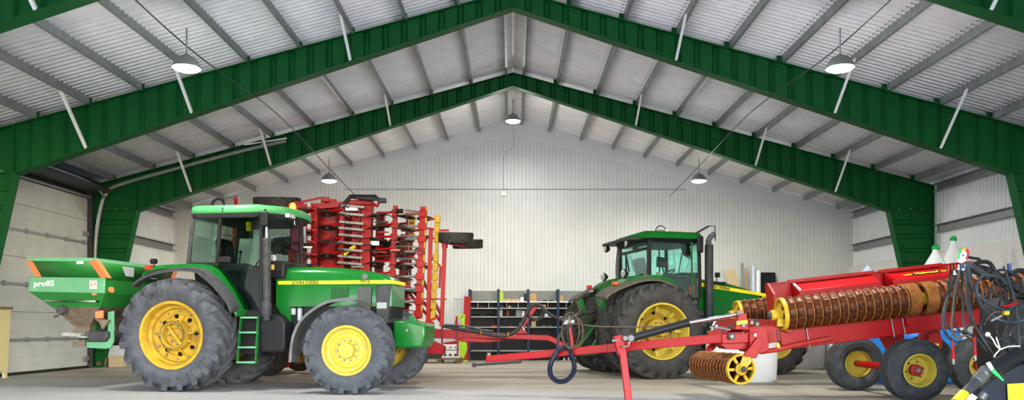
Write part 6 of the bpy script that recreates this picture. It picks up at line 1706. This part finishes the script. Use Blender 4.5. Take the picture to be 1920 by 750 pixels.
# hose post on the roller's drawbar, with the looped hoses that hang from it
hp0, hp1 = at(1074, 652, 11.9), at(1067, 606, 11.9)
ps = rb().bar(hp0, hp1, .045, .045, (0, 1, 0)).build('hose_post', RD, ro, bevel=.005)
rb().box(hp1.x - .08, hp1.x + .08, hp1.y - .03, hp1.y + .03, hp1.z - .02, hp1.z + .05).cyl(hp1 + V((0, 0, .05)), hp1 + V((.02, 0, .12)), .02, 8).build('hose_clamp', M['steel'], ps)
pts = [at(x, y, 11.8) for x, y in [(1062, 650), (1048, 656), (1037, 672), (1031, 690), (1034, 706), (1046, 715), (1060, 714), (1072, 704), (1077, 690), (1074, 672), (1068, 655), (1062, 645)]]
rb().tube(pts, .036, 10, 12, True, 1.12).build('ribbed_hose', M['hose_blue'], ro)
for k, (cx_, cy_, rx, ry) in enumerate(((1073, 622, 20, 30), (1070, 620, 16, 34), (1078, 624, 15, 28))):
    pts = [at(cx_ + rx * sin(2 * pi * j / 20) , cy_ - ry * cos(2 * pi * j / 20), 11.75 + .03 * k + .05 * sin(j)) for j in range(21)]
    rb().tube(pts, .010, 8, 2, False).build('looped_hose', M['hose_brown'], ro)
for k in range(4):
    pts = [at(1066 + k, 607, 11.8), at(1058 - 3 * k, 618, 11.8), at(1048 - 2 * k, 636, 11.8), at(1040 - k + 5, 660, 11.8)] if k < 2 else [at(1066 + k, 607, 11.8), at(1064, 625, 11.75), at(1062 + 2 * k, 640, 11.8), at(1066 + k, 655, 11.85)]
    rb().tube(pts, .012, 8, 5).build('looped_hose', M['hose'], ro)
rb().tube([at(1070, 606, 11.8), at(1120, 612, 11.9), at(1180, 613, 11.9), at(1240, 612, 11.8), at(1300, 606, 11.6), at(1372, 598, 11.5)], .010, 8, 6).build('long_hose', M['hose_brown'], ro)
# ================================================================== daylight, camera, colour
w = bpy.data.worlds.new('sky'); bpy.context.scene.world = w; w.use_nodes = True
nt = w.node_tree; bg = nt.nodes['Background']
sk = nt.nodes.new('ShaderNodeTexSky'); sk.sky_type = 'NISHITA'; sk.sun_disc = False; sk.sun_elevation = radians(35); sk.sun_rotation = radians(140)
nt.links.new(sk.outputs[0], bg.inputs['Color']); bg.inputs['Strength'].default_value = SKY
cam = bpy.data.cameras.new('camera'); co = bpy.data.objects.new('camera', cam); C.objects.link(co)
co.location = (0, 0, EYE); co.rotation_euler = (pi / 2, 0, 0)
cam.sensor_width = 36; cam.lens = F / 1920 * 36; cam.shift_x = -(CX - 960) / 1920; cam.shift_y = (CY - 375) / 1920
cam.clip_start = .05; cam.clip_end = 200
sc = bpy.context.scene; sc.camera = co
sc.view_settings.view_transform = 'Standard'; sc.view_settings.look = 'None'; sc.view_settings.gamma = 1; sc.view_settings.use_curve_mapping = False
sc.view_settings.exposure = EXPO
sc.cycles.use_denoising = True
sc.cycles.max_bounces = 8; sc.cycles.diffuse_bounces = 5; sc.cycles.glossy_bounces = 3; sc.cycles.transparent_max_bounces = 16
sc.cycles.caustics_reflective = False; sc.cycles.caustics_refractive = False
sc.cycles.sample_clamp_indirect = 6
